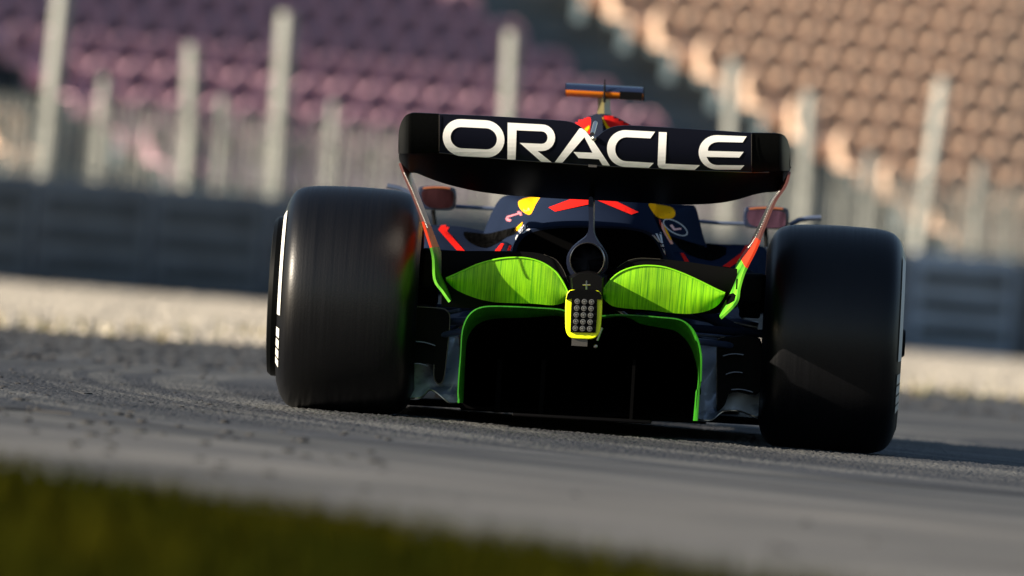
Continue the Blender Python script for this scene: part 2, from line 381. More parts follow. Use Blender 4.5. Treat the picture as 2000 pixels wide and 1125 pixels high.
def make_seat(m_, m_h):
    root = empty('stadium_seat', (0, 0, 0), TH)
    rowsg = []
    for i in range(9):        # back shell with side wings: rounded top, hollow front
        v = i/8; wv = .235 * (1 if v < .55 else math.sqrt(max(.05, 1-((v-.55)/.50)**2))) * (.9+.1*min(1, v*3)); dp = .11*(1-.5*v)
        row = [Vector((-wv, .10-.05-dp+.07*v, .10+.40*v-.02)), Vector((-wv*1.0, .10-.05+.07*v, .10+.40*v-.02))]
        row += [Vector((wv*t, .10 - .05*(t*t) + .07*v, .10+.40*v - .02*t*t)) for t in np.linspace(-.9, .9, 7)]
        row += [Vector((wv*1.0, .10-.05+.07*v, .10+.40*v-.02)), Vector((wv, .10-.05-dp+.07*v, .10+.40*v-.02))]
        rowsg.append(row)
    m1 = MB(); m1.grid(rowsg, .022); bo = m1.build('backrest', m_, root)
    q = MB(); q.grid([[Vector((.125*math.cos(t)*k, .060-.03*(1-k)+.07*v_, .10+.40*v_)) for t, v_ in [(2*math.pi*j/14, .52+.34*math.sin(2*math.pi*j/14)*k) for j in range(15)]] for k in (1.0, .6, .05)], .01); q.build('back_hollow_shade', m_h, bo)
    rowsg = []
    for (py_, pz_) in ((-.285, -.17), (-.31, -.10), (-.315, -.02), (-.29, .045), (-.2, .06), (-.05, .055), (.06, .06), (.11, .10)):
        rowsg.append([Vector((.205*s*(.93 if pz_ < -.05 else 1), py_ + .03*s*s, pz_+.03*s*s)) for s in np.linspace(-1, 1, 7)])
    m2 = MB(); m2.grid(rowsg, .03); m2.build('seat_pan', m_, root)
    m3 = MB(); m3.box((-.04, -.12, -.33), (.04, .06, .07)); m3.build('bracket', m_conc2, root)
    return root
ORD = 'first second third fourth fifth sixth seventh eighth ninth tenth eleventh twelfth thirteenth fourteenth fifteenth sixteenth seventeenth eighteenth nineteenth twentieth twenty-first twenty-second'.split()
def proj(p):
    d = p - CAM; z = d.dot(fwd); return 1000 + FPX*d.dot(cx)/z, 562.5 - FPX*d.dot(cu)/z
def block(m_, c0, n, r0, r1, what, grp, step=1):
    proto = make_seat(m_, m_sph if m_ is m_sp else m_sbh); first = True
    for r in range(r0, r1):
        for k in range(n):
            c = c0 + k*step
            p = P0 + rw*(c*SP) + bk*(r*TREAD) + Vector((0, 0, r*RISE - .10)) + Vector((0, 0, -.0))
            q = proj(p + Vector((0, 0, .2)))
            if not (-50 < q[0] < 2050 and -45 < q[1] < 600): continue
            o = proto if first else copy_tree(proto); first = False
            o.location = p + rw*random.gauss(0, .008); o.rotation_euler = (0, 0, TH + random.gauss(0, .02))
            tag(o, what % (ORD[k], ORD[r]), 'seat', grp)
block(m_sp, 0, 18, 0, 8, '%s seat from the left end of the %s row up, faded mauve, middle block', 'mauve seats of the middle block')
block(m_sb, 23.5, 20, 0, 10, '%s seat from the aisle in the %s row up, sand coloured, right block', 'sand coloured seats of the right block')
block(m_sb, -4.4, 6, 0, 5, '%s seat left of the aisle in the %s row up, sand coloured, far left', 'sand coloured seats at the far left', -1)

# trees beyond the stand
m_leaf = mat('leaves', (.035, .06, .02), .6, col2=(.10, .13, .05), vscale=(.8, .8, .8)); m_bark = mat('bark', (.09, .07, .05), .9, var=.3)
def tree(x, y, h, w, label):
    root = empty('tree', (x, y, 0)); tag(root, label, 'tree', 'trees beyond the grandstand')
    b = MB(); b.tube([(0,0,0),(.1,0,h*.3),(0,.1,h*.6)], [.28,.2,.1], 10); b.tube([(.05,0,h*.35),(.9,.2,h*.62)], [.12,.04], 8); b.tube([(.05,0,h*.38),(-.8,-.2,h*.66)], [.12,.04], 8)
    b.build('trunk', m_bark, root)
    VV = []
    cl = [(random.gauss(0, w*.3), random.gauss(0, w*.3), h*random.uniform(.42, .95), random.uniform(.5, 1.1)) for _ in range(26)]
    for (a, c, z, s_) in cl:
        for _ in range(170):
            d = Vector((random.gauss(0,1), random.gauss(0,1), random.gauss(0,.8))).normalized()*s_*random.uniform(.6, 1)
            p = Vector((a, c, z)) + d; u = Vector((random.gauss(0,1), random.gauss(0,1), random.gauss(0,1))).normalized()*.09; t = u.orthogonal().normalized()*.05
            VV += [p-u, p+t, p+u, p-t]
    V = np.array([tuple(v) for v in VV]); link(npmesh('crown', V, np.arange(len(V)).reshape(-1, 4), m_leaf), root)
for (px, h, lb) in ((1010, 7.4, 'dark green tree rising just right of the mauve seats'), (1120, 7.0, 'dark green tree above the stepped aisle of the stand'), (1830, 7.4, 'dark tree above the right sand coloured seats'), (1985, 7.2, 'dark tree at the top right corner of the photo')):
    p = at(px, 0, 146); tree(p.x, 146, h, 3.0, lb)
#CAR#
# ================================================================ the car
CARX, CARY, YAW, BROLL = .262, 36.0, R(-1.0), R(-1.3)
car = empty('race_car', (CARX, CARY, 0), YAW)
tag(car, 'dark navy open wheel race car seen from behind, with green painted beam wings', 'race car')
MR = Matrix.Translation((CARX, CARY, 0)) @ Matrix.Rotation(YAW, 4, 'Z'); MBR = Matrix.Rotation(BROLL, 4, 'Y')
MBI = (MR @ MBR).inverted(); CB = MBI @ CAM
def B(px, py, y):              # point of the body frame seen at a pixel, at station y behind / ahead of the rear axle
    d = MBI.to_3x3() @ ray(px, py); return CB + d*((y - CB.y)/d.y)
def part(mb, name, m_, parent=car, **k): return mb.build(name, m_, parent, M=MBR, **k)
m_navy = mat('navy_paint', (.011, .017, .035), .5, coat=.0, spec=.0, var=.08, vscale=(3, 3, 3))
m_navyg = mat('navy_gloss', (.010, .016, .040), .22, coat=.5, bump=.02, bscale=14)
m_wing = mat('wing_navy', (.0018, .0027, .0085), .5, spec=.15)
m_black = mat('carbon', (.0016, .0016, .002), .55, spec=.08)
m_carb = mat('carbon_weave', (.0018, .0020, .0020), .42, spec=.06, var=.5, vscale=(260, 260, 260))
m_deep = mat('matt_black', (.0012, .0012, .0014), .9, spec=.03)
m_rubber = mat('tyre_rubber', (.0015, .0017, .0025), .36, spec=.34, var=.2, vscale=(150, 2, 2), bump=.05, bscale=160)
_nt = m_rubber.node_tree; _mr = _nt.nodes.new('ShaderNodeMapRange'); _mr.inputs[1].default_value = .3; _mr.inputs[2].default_value = .7; _mr.inputs[3].default_value = .36; _mr.inputs[4].default_value = .43
_nz = [n for n in _nt.nodes if n.type == 'TEX_NOISE'][0]; _nt.links.new(_nz.outputs[0], _mr.inputs[0]); _nt.links.new(_mr.outputs[0], _nt.nodes['Principled BSDF'].inputs['Roughness'])
m_side = mat('tyre_sidewall', (.012, .013, .016), .28, spec=.5)
m_white = mat('white_paint', (.90, .90, .87), .5)
m_mtop = mat('mirror_orange', (.28, .09, .03), .4)
m_glass2 = mat('mirror_violet_reflection', (.34, .17, .32), .12, metal=1, var=.7, vscale=(30, 25, 5))  # violet tint paints the right mirror's reflection into the glass
m_band = mat('sidewall_white', (.55, .55, .52), .6)
m_arm = mat('arm_blue', (.030, .045, .09), .3, coat=.4)
m_sheen = mat('pale_blue_sheen', (.10, .13, .20), .3, metal=.4)  # pale blue paints the sky reflected on mirror stays and winglets
m_red = mat('red_paint', (.70, .018, .014), .6, spec=.0)
m_redd = mat('red_orange_paint', (.50, .035, .008), .45, spec=.2)
m_bronze = mat('bronze_sheen', (.10, .035, .028), .3, spec=.5)
m_pyl = mat('pylon_navy', (.006, .009, .022), .4, spec=.2)
m_floor = mat('floor_painted_reflection', (.16, .22, .34), .2, metal=.1, coat=1.0, col2=(.74, .86, 1.0), bump=.05, bscale=9, thr=(.36, .50), var=.0, vscale=(9, 9, 14))  # pale blue patches put the reflected sky into the colour
m_yel = mat('yellow_paint', (.92, .42, .008), .6, spec=.0)
m_fluo = mat('fluorescent_yellow', (.82, .92, .0), .45)
m_metal = mat('bare_metal', (.45, .43, .40), .3, metal=1)
m_dmet = mat('dark_metal', (.12, .11, .10), .4, metal=.8)
m_led = mat('clear_lens', (.13, .13, .12), .2, metal=.3, coat=.6)
m_scr = mat('tread_scratch', (.03, .03, .03), .6)
m_glass = mat('mirror_glass', (.09, .035, .05), .12, metal=1, var=.8, vscale=(25, 25, 6))  # maroon tint paints the left mirror's reflection into the glass
def green(name, zc=None, seed=0., sc=(300, 20, 6), c1=(.055, .27, .002), c2=(.26, .62, .003)):
    M = mat(name, c1, .55, col2=c2, vscale=sc, thr=(.30, .62), spec=.3)
    nt = M.node_tree; b = nt.nodes['Principled BSDF']; N = nt.nodes.new; Lk = nt.links.new
    src = b.inputs['Base Color'].links[0].from_socket; g = N('ShaderNodeTexCoord')
    big = N('ShaderNodeTexNoise'); big.inputs['Scale'].default_value = 6; big.inputs['Detail'].default_value = 5; Lk(g.outputs['Object'], big.inputs[0])
    mm = N('ShaderNodeMix'); mm.data_type = 'RGBA'; mm.blend_type = 'MULTIPLY'; mm.inputs[0].default_value = .8
    cr = N('ShaderNodeMapRange'); cr.inputs[1].default_value = .3; cr.inputs[2].default_value = .62; cr.inputs[3].default_value = .45; cr.inputs[4].default_value = 1.1
    Lk(big.outputs[0], cr.inputs[0]); Lk(src, mm.inputs[6]); Lk(cr.outputs[0], mm.inputs[7]); out = mm.outputs[2]
    if zc is not None:           # paint running out in streaks
        sp = N('ShaderNodeSeparateXYZ'); Lk(g.outputs['Object'], sp.inputs[0])
        mp = N('ShaderNodeMapping'); mp.inputs['Scale'].default_value = (55, 10, 14); mp.inputs['Location'].default_value = (seed, 0, 0); Lk(g.outputs['Object'], mp.inputs[0])
        nz = N('ShaderNodeTexNoise'); nz.inputs['Scale'].default_value = 1; nz.inputs['Detail'].default_value = 3; Lk(mp.outputs[0], nz.inputs[0])
        a = N('ShaderNodeMath'); a.operation = 'MULTIPLY_ADD'; a.inputs[1].default_value = .09; Lk(nz.outputs[0], a.inputs[0]); Lk(sp.outputs[2], a.inputs[2])
        r = N('ShaderNodeMapRange'); r.inputs[1].default_value = zc+.045; r.inputs[2].default_value = zc+.048; Lk(a.outputs[0], r.inputs[0])
        m2 = N('ShaderNodeMix'); m2.data_type = 'RGBA'; m2.inputs[6].default_value = (.003, .004, .003, 1); Lk(r.outputs[0], m2.inputs[0]); Lk(out, m2.inputs[7]); out = m2.outputs[2]
    Lk(out, b.inputs['Base Color']); return M
m_green = green('flow_paint'); 

# ---- wheels
_h = [(.11,.354),(.145,.3505),(.170,.3448),(.188,.335),(.201,.320),(.210,.303),(.216,.285),(.2215,.268),(.217,.25),(.2,.236)]
PROF = [(-x, r) for x, r in _h[::-1]] + [(-.05,.3562),(0,.357),(.05,.3562)] + _h
def wheel(c, side, rad=1.0, wid=1.0, name='rear_wheel', lab=None, roll=True, cov=1.0):
    """side -1: outer face on -X"""
    w = bpy.data.objects.new(name, None); link(w, car); w.location = c; w.rotation_euler = (0, BROLL*1.1 if roll else 0, 0)
    if lab: w['label'] = lab
    if side < 0 and roll and name == 'rear_wheel':
        q = MB(); q.lathe([(-.0185, .3573), (-.0170, .3575)], 60, a0=R(105), a1=R(205)); q.build('tread_scratch', m_scr, w, fixn=False)
    b = MB(); pr = [(x*wid, r*rad) for x, r in smooth_line(PROF, 3)] + [(.17*wid, .225*rad), (-.17*wid, .225*rad), (-.200*wid, .236*rad)]
    b.lathe(pr, 160); t = b.build('tyre', m_rubber, w, angle=60)
    s = side
    def band(a0, a1, nm):
        q = MB(); pp = [(s*(.2210)*wid, .286*rad), (s*.2185*wid, .293*rad), (s*.2140*wid, .302*rad), (s*.2110*wid, .308*rad)]
        q.lathe(pp, 40, a0=R(a0), a1=R(a1)); o = q.build(nm, m_band, w, fixn=False)
    for a0, a1 in ((118, 191), (-60, 11)): band(a0, a1, 'sidewall_band')
    for a0, a1 in ((199, 205), (206.5, 212), (213.5, 219), (220.5, 226)): band(a0, a1, 'sidewall_letter')
    b = MB(); b.lathe([(s*.150*wid, .232*rad), (s*.205*wid, .240*rad), (s*.222*wid, .238*rad), (s*.222*wid, .228*rad), (s*.12*wid, .220*rad), (-s*.17*wid, .222*rad), (-s*.205*wid, .238*rad)], 96); b.build('rim', m_dmet, w)
    b = MB(); b.lathe([(s*.205*wid, .252*rad*(.9+.1*cov)), (s*(.215+.025*cov)*wid, .250*rad*(.9+.1*cov)), (s*(.215+.037*cov)*wid, .240*rad), (s*(.215+.041*cov)*wid, .20*rad), (s*(.215+.043*cov)*wid, .05*rad), (s*.235*wid, .04*rad), (s*.235*wid, .0)], 96); b.build('wheel_cover', m_carb, w)
    b = MB(); b.lathe([(-s*.12*wid, .0), (-s*.12*wid, .215*rad)], 64); b.lathe([(-s*.12*wid, .0), (-s*.19*wid, .0)][:1] + [(-s*.19*wid, .205*rad), (-s*.215*wid, .19*rad), (-s*.22*wid, .0)], 64); b.build('brake_drum', m_black, w)
    return w
wl = MR.inverted() @ at(683, 597, 36); wr_ = MR.inverted() @ at(1624, 663.5, 36)
wheel((wl.x, 0, .3605), -1, 1.018, lab='left rear wheel with white sidewall band on the outer side')
wheel((wr_.x, 0, .3605), 1, 1.018, lab='right rear wheel', cov=.15)
wheel((-.80, 3.6, .345), -1, .97, .78, 'front_wheel'); wheel((.80, 3.6, .345), 1, .97, .78, 'front_wheel')

# ---- rear wing
wing = bpy.data.objects.new('rear_wing', None); link(wing, car); wing['label'] = 'rear wing with large white lettering on a black flap'
FT = smooth_line([(858,223),(960,227.5),(1060,233.5),(1090,235.5),(1112,238),(1128,244),(1142,254),(1152,265),(1160,274),(1168,266),(1180,256),(1195,249),(1212,246),(1240,246),(1330,251),(1468,260)], 5)
JN = [(778,292),(800,295),(858,299),(1000,313),(1160,324),(1320,332),(1468,337),(1500,337),(1543,333)]
ftop = lambda x: interp(FT, x); jn = lambda x: interp(JN, x)
def yflap(v): return -.605 + .018*v + .035*v**3   # v 0 trailing edge .. 1 lower edge
xs_ = [858 + 610*i/120 for i in range(121)]
xs_ = sorted(set(xs_ + [1152, 1156, 1160, 1164, 1168]))
def flap_pt(x, py):           # the flap surface is one shape in y for a given height fraction
    T0 = 223 + (x-858)*.0607; v = (py-T0)/(jn(x)-T0); return B(x, py, yflap(v))
rows_ = []
for i in range(13):
    rows_.append([flap_pt(x, ftop(x) + (jn(x)-2-ftop(x))*i/12) for x in xs_])
b = MB(); b.grid(rows_, .010); part(b, 'flap', m_wing, wing)
# lettering
def letter(poly, name='letter', arcs=None):
    bm = bmesh.new(); vs = [bm.verts.new((x, -y, 0)) for x, y in poly]; edges = [bm.edges.new((vs[i], vs[(i+1) % len(vs)])) for i in range(len(vs))]
    return bm
def fill2d(polys, step=7.):
    """tessellate outline (and holes) and cut it into small cells"""
    bm = bmesh.new(); ed = []
    for poly in polys:
        vs = [bm.verts.new((x, y, 0)) for x, y in poly]; ed += [bm.edges.new((vs[i], vs[(i+1) % len(vs)])) for i in range(len(vs))]
    bmesh.ops.triangle_fill(bm, edges=ed, use_beauty=True, use_dissolve=False)
    X0 = min(v.co.x for v in bm.verts); X1 = max(v.co.x for v in bm.verts); Y0 = min(v.co.y for v in bm.verts); Y1 = max(v.co.y for v in bm.verts)
    x = X0 + step
    while x < X1: bmesh.ops.bisect_plane(bm, geom=bm.verts[:]+bm.edges[:]+bm.faces[:], plane_co=(x, 0, 0), plane_no=(1, 0, 0)); x += step
    y = Y0 + step
    while y < Y1: bmesh.ops.bisect_plane(bm, geom=bm.verts[:]+bm.edges[:]+bm.faces[:], plane_co=(0, y, 0), plane_no=(0, 1, 0)); y += step
    bm.verts.ensure_lookup_table(); out = ([(v.co.x, v.co.y) for v in bm.verts], [[v.index for v in f.verts] for f in bm.faces]); bm.free(); return out
def arc(cx_, cy_, rx, ry, a0, a1, n=10):
    return [(cx_ + rx*math.cos(R(a0+(a1-a0)*i/n)), cy_ + ry*math.sin(R(a0+(a1-a0)*i/n))) for i in range(n+1)]
Lts = []
sh = lambda pts, k, x0: [(x, y + (x-x0)*k) for x, y in pts]
O1 = sh(arc(901, 270, 36.3, 36.3, 90, 270, 16) + arc(949, 270, 36.3, 36.3, -90, 90, 16), .049, 925)
O2 = sh(arc(901.5, 270, 21.5, 20.7, 90, 270, 14) + arc(949, 270, 21.5, 20.7, -90, 90, 14), .049, 925)
Lts.append([O1, O2])
Lts.append([[(991.5,239.5),(1058,243)] + [(x, y+.0) for x, y in arc(1058.5, 269, 25.8, 26, -90, 90, 12)][1:] + [(1050,295),(1077.5,317),(1057,316),(1015,279),(1058,281)] + arc(1058, 268.8, 11.5, 12.2, 90, -90, 8)[1:] + [(1009,254.5),(1007,312),(991,311.2)]])
Lts.append([[(1083.5,317),(1132,250.5),(1137,250.7),(1144,256),(1151,265),(1159,275),(1191.5,324),(1176.5,322.5),(1169.5,311),(1130,308.8),(1120,296.8),(1157,298.3),(1141.5,268),(1098.5,317.8)]])
Lts.append([[(1279.5,257.2),(1270.5,270.3),(1224,268)] + arc(1223.5, 291.5, 22, 23.5, -90, -270, 12)[1:] + [(1277,318.2),(1267.5,328),(1222,326.2)] + arc(1221.5, 290, 36, 36, 90, 270, 18)[1:]])
Lts.append([[(1286.8,257.8),(1302.3,258.4),(1299.5,319.8),(1367,322.6),(1357,332),(1293,329.3),(1287,327.5),(1284.3,322)]])
E_out = arc(1400, 297.5, 35.5, 33.6, 90, 270, 18)
Lts.append([[(1458.5,266.2),(1450.5,278.2),(1403,277.2)] + arc(1402, 293.5, 19.5, 16, -90, -175, 8)[1:] + [(1383,294.8),(1452.5,296.6),(1444,307.8),(1380,306.4)] + arc(1402, 306.5, 20.5, 16, 175, 90, 8)[1:] + [(1454,322.8),(1446,331.4)] + E_out])
for L_ in Lts:
    vs, fs = fill2d(L_, 8.); b = MB(); b.add([flap_pt(x, y) + Vector((0, -.0022, 0)) for x, y in vs], fs); part(b, 'letter', m_white, wing, smooth=False)
# wing tips
def tip(tab_top, tab_bot, xs2, ydep, name='wing_tip'):
    rr = []
    for i in range(17):
        v = i/16; rr.append([B(x, interp(tab_top, x)*(1-v) + interp(tab_bot, x)*v, ydep(x, v)) for x in xs2])
    b = MB(); b.grid(rr, .010); return part(b, name, m_carb, wing)
tL = smooth_line([(778,282),(778.6,262),(781,246),(786,234),(793,225),(803,221),(815,220.5),(858,222.5)], 5)
TLx = [778 + (857.5-778)*(i/24)**1.6 for i in range(25)]
tip(sorted(tL), [(778,300),(858,299)], TLx, lambda x, v: yflap(v)+.004 + .20*max(0, (800-x)/22)**2, 'wing_tip')
tR = smooth_line([(1468.5,259.5),(1500,260),(1518,260.5),(1529,263),(1536,270),(1541,282),(1543,300),(1543.5,315)], 5)
TRx = [1543.5 - (1543.5-1468.5)*(i/24)**1.6 for i in range(25)]
tip(sorted(tR), [(1468,337),(1543.5,333)], sorted(TRx), lambda x, v: yflap(v)+.004 + .20*max(0, (x-1521)/22)**2, 'wing_tip')
# mainplane: its underside is what the camera sees
LO = smooth_line([(779,310),(785,326),(795,337),(812,338),(830,345),(860,356),(900,367),(940,375),(1000,382),(1090,388),(1160,391),(1250,396),(1340,399.5),(1400,397),(1440,390),(1470,381),(1495,376),(1512,375),(1524,370),(1534,356),(1540,344),(1543,336)], 5)
MX = [779 + 764*i/150 for i in range(151)]
rr = []
for i in range(15):
    v = i/14; rr.append([B(x, jn(x)*(1-v)+interp(LO, x)*v, -.515 + .34*v**1.15 + .15*max(0, (800-x)/22)**2 + .15*max(0, (x-1521)/22)**2) for x in MX])
b = MB(); b.grid(rr, .012); part(b, 'mainplane', m_carb, wing)
b = MB(); b.tube([B(x, jn(x)-.5, -.522) for x in MX[8:-8]], .0016, 6); part(b, 'gap_edge', m_dmet, wing)
# DRS bracket in the notch and slot bracket
b = MB(); b.tube([B(1157,262,-.53), B(1163,240,-.3)], .007, 8); b.sphere(B(1160,270,-.60), .009); part(b, 'flap_actuator', m_metal, wing)
b = MB(); b.box(B(1149,326,-.555), B(1166,320,-.54)); part(b, 'slot_bracket', m_dmet, wing)
b = MB(); 
for x in (858, 1468): b.tube([B(x, ftop(x)+2+(jn(x)-ftop(x)-6)*k/6, yflap(k/6)-.003) for k in range(7)], .0012, 6)
part(b, 'tip_joint', m_dmet, wing)

# ---- endplates (rear edge, front edge)
m_gr2 = green('flow_paint_endplate', None, 2., (30, 10, 7), (.02, .17, .006), (.16, .58, .02))
def endplate(rear, front, cut):
    ra, fa = smooth_line(rear, 5), smooth_line(front, 5); n = len(ra); rr = []
    for i in range(n):
        A = B(*ra[i], -.60 + .12*(1-i/n)*.5); C = B(*fa[i], -.16 - .25*(i/n)**3); rr.append([A.lerp(C, k/6) for k in range(7)])
    def seg(i0, i1, nm, mm):
        q = MB(); q.grid(rr[i0:i1+1], .008); return part(q, nm, mm, wing)
    k0, k = int(cut*n*.74), int(cut*n)
    seg(0, k0, 'endplate', m_bronze); seg(k0, k, 'endplate_red', m_redd); return seg(k, n-1, 'endplate_foot', m_gr2)
eL = endplate([(783,318),(792,342),(806,375),(822,415),(836,458),(848,500),(851,545),(866,568),(880,588)], [(803,338),(808,352),(822,388),(836,425),(851,465),(862,493),(870,525),(877,560),(882,586)], .58)
eR = endplate([(1540,335),(1532,362),(1512,392),(1492,440),(1474,486),(1452,530),(1442,562),(1436,590),(1406,620)], [(1526,362),(1514,380),(1500,400),(1482,438),(1464,475),(1441,510),(1427,545),(1414,578),(1405,616)], .60)
def beads(pts, n, name='bead_row'):
    b = MB(); pl = smooth_line(pts, 8)
    for i in range(n):
        t = i/(n-1)*(len(pl)-1); j = min(int(t), len(pl)-2); f = t-j; b.sphere(B(pl[j][0]*(1-f)+pl[j+1][0]*f, pl[j][1]*(1-f)+pl[j+1][1]*f, -.607), .0028, n=5)
    part(b, name, m_metal, wing)
beads([(790,338),(806,373),(822,412),(835,444)], 30); beads([(1522,374),(1505,400),(1490,436),(1472,470),(1462,484)], 30)

# ---- beam wings (green) and the black element over them
def blade(top, bot, name, m_, y0, y1, sag=.02, th=.006, lip=True):
    tp, bt = smooth_line(top, 6), smooth_line(bot, 6); xa, xb = max(tp[0][0], bt[0][0]), min(tp[-1][0], bt[-1][0]); rr = []
    XX = [xa+(xb-xa)*i/48 for i in range(49)]
    for i in range(13):
        v = i/12; rr.append([B(x, interp(tp, x)*(1-v)+interp(bt, x)*v, y0+(y1-y0)*v - sag*math.sin(v*math.pi)) for x in XX])
    b = MB(); b.grid(rr, th); o = part(b, name, m_)
    if lip:
        b = MB(); b.tube([p + Vector((0, -.002, .001)) for p in rr[0]], .0026, 6); part(b, 'trailing_lip', m_fluog, o); bpy.context.view_layer.update()
    return o
m_fluog = mat('fresh_green_paint', (.20, .62, .005), .5)
m_gb = green('flow_paint_beam', .378, 3.3); m_gb2 = green('flow_paint_beam_right', .385, 9.1)
blade([(871,544),(885,538),(905,529),(935,516),(970,507),(1005,503.5),(1035,506),(1062,515),(1085,531),(1100,552),(1110,572)],
      [(871,548),(885,562),(905,573),(935,584),(965,590),(1000,592),(1040,593),(1075,596),(1092,594),(1103,590),(1110,582)], 'beam_wing', m_gb, -.475, -.450, .012)
blade([(1176,570),(1185,556),(1200,540),(1220,528),(1245,521),(1270,519.5),(1300,523),(1335,535),(1370,551),(1400,566),(1416,573)],
      [(1176,580),(1185,590),(1200,599),(1230,603),(1270,606),(1310,611),(1345,613),(1375,609),(1395,601),(1408,590),(1416,576)], 'beam_wing', m_gb2, -.475, -.450, .012)
blade([(862,489),(900,490),(960,490),(1030,492),(1062,497),(1085,508),(1100,528),(1108,552)], [(862,600),(900,601),(960,604),(1030,606),(1062,606),(1085,607),(1100,608),(1108,609)], 'upper_beam', m_black, -.42, -.36, lip=False)
blade([(1190,545),(1205,523),(1225,510),(1250,504.5),(1290,506),(1340,511),(1400,520),(1440,525)], [(1190,605),(1205,607),(1225,608),(1250,609),(1290,610),(1340,612),(1400,612),(1440,600)], 'upper_beam', m_black, -.42, -.36, lip=False)
b = MB(); b.tube([B(*p, -.425) for p in smooth_line([(1062,497),(1085,507),(1100,527),(1110,552)], 5)], .0012, 5); part(b, 'beam_edge', m_dmet); b = MB(); b.tube([B(*p, -.425) for p in smooth_line([(1205,523),(1225,510),(1250,504.5),(1290,506)], 5)], .0012, 5); part(b, 'beam_edge', m_dmet)

# ---- exhaust, pylon, crash structure, rain light
b = MB(); ec = B(1147, 508, -.49)
b.lathe([(0, .0515), (-.004, .0535), (0, .0555), (.12, .0575)], 64, c=ec, axis='Y'); b.v = [(x, y, z) for x, y, z in b.v]; part(b, 'exhaust_pipe', m_metal)
b = MB(); b.lathe([(.06, .0), (.06, .051), (.004, .0518)], 48, c=ec, axis='Y'); part(b, 'exhaust_bore', m_deep)
pyl = smooth_poly([(1150,388),(1150.5,420),(1150,446),(1144,460),(1130,471),(1116,484),(1107,502),(1108,525),(1120,543),(1146,552),(1172,544),(1186,526),(1188,503),(1180,485),(1170,471),(1163,458),(1161.5,446),(1161.5,420),(1161,388)], 4)
b = MB(); rings = []
c0 = np.array([1147, 505.])
for sc_, yy_ in ((1.0, -.20), (1.0, -.38), (.985, -.41), (.94, -.43)):
    rings.append([B(c0[0]+(x-c0[0])*(sc_ if y > 455 else 1-(1-sc_)*3), c0[1]+(y-c0[1])*(sc_ if y > 455 else 1), yy_) for x, y in pyl])
b.loft(rings); part(b, 'wing_pylon', m_pyl)
b = MB(); b.loft([[B(1147+60*s_*x, 560+y_*s_, yy_) for x, y_ in ((-.9,-30),(-.5,-45),(0,-50),(.5,-45),(.9,-30),(.8,50),(0,60),(-.8,50))] for s_, yy_ in ((2.6, .9), (1.3, .2), (.75, -.3), (.55, -.58))]); part(b, 'crash_structure', m_black)
light = bpy.data.objects.new('rain_light', None); link(light, car); light['label'] = 'unlit rain light with yellow rim and fifteen round lenses'
fr = smooth_poly([(1105,585),(1110,569),(1125,565.5),(1160,567),(1172,571),(1176,590),(1174,630),(1171,649),(1160,661),(1138,662),(1115,659.5),(1105.5,646),(1104,615)], 4)
b = MB(); b.prism([B(x, y, -.70) for x, y in fr], (0, .05, 0)); part(b, 'light_frame', m_fluo, light, bevel=.003)
pn = [(1105.5,585),(1108,574),(1113,568),(1126,565),(1160,566.3),(1170,569.5),(1175,577),(1175.5,586),(1166.3,584.5),(1166,620),(1163.5,650),(1138,649.5),(1114,648.5),(1115,610),(1116.5,583.5)]
b = MB(); b.prism([B(x, y, -.708) for x, y in pn], (0, .0085, 0)); part(b, 'light_panel', m_carb, light)
for r_ in range(5):
    for c_ in range(3):
        x = 1127.5 + 14*c_ - .95*r_; y = 588.8 + .55*c_ + 13.1*r_; p = B(x, y, -.709)
        b = MB(); b.lathe([(0, .0085), (-.004, .0085), (-.0045, .0065), (-.002, .006), (-.002, .004), (-.006, .003), (-.0065, 0)], 20, c=p, axis='Y'); part(b, 'lens', m_led, light)
b = MB(); b.box(B(1116,675,-.69), B(1148,660,-.66)); part(b, 'light_bracket', m_dmet, light)
b = MB(); b.tube([B(1145.5,566,-.70), B(1145.5,549,-.66)], .0022, 6); b.tube([B(1138,556,-.69), B(1153,556,-.69)], .0018, 6); b.tube([B(1176,640,-.66), B(1166,665,-.66)], .004, 6); b.sphere(B(1163,676,-.66), .007); part(b, 'wiring', m_metal, light)

# ---- diffuser
arch = [(895,787),(897,740),(901,690),(903,655),(908,633),(918,615),(933,604),(955,599.5),(1000,600),(1050,602.5),(1096,606),(1112,615),(1140,620),(1180,618),(1200,616),(1240,617),(1290,621),(1325,625),(1345,636),(1358,654),(1366,678),(1369,705),(1367,760),(1363,822)]
inner = [(905,786),(907,742),(909,695),(911,670),(917,652),(930,636),(948,626),(975,622),(1010,621),(1050,619),(1086,617),(1108,621),(1140,624),(1176,622),(1222,618.5),(1250,632),(1290,640),(1318,646),(1338,662),(1350,680),(1357,700),(1362,725),(1361,765),(1356,822)]
a_s, i_s = smooth_line(arch, 4), smooth_line(inner, 4)
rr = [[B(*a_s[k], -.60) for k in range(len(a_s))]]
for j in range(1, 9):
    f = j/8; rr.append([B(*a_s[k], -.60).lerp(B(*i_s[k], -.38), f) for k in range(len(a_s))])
b = MB(); b.grid(rr, .004); m_gd = green('flow_paint_diffuser_shade', None, 5., c1=(.006, .10, .003), c2=(.022, .22, .004)); dif = part(b, 'diffuser', m_gd); dif['label'] = 'diffuser with green painted rim'  # darker copy of the flow green, with the shade painted in
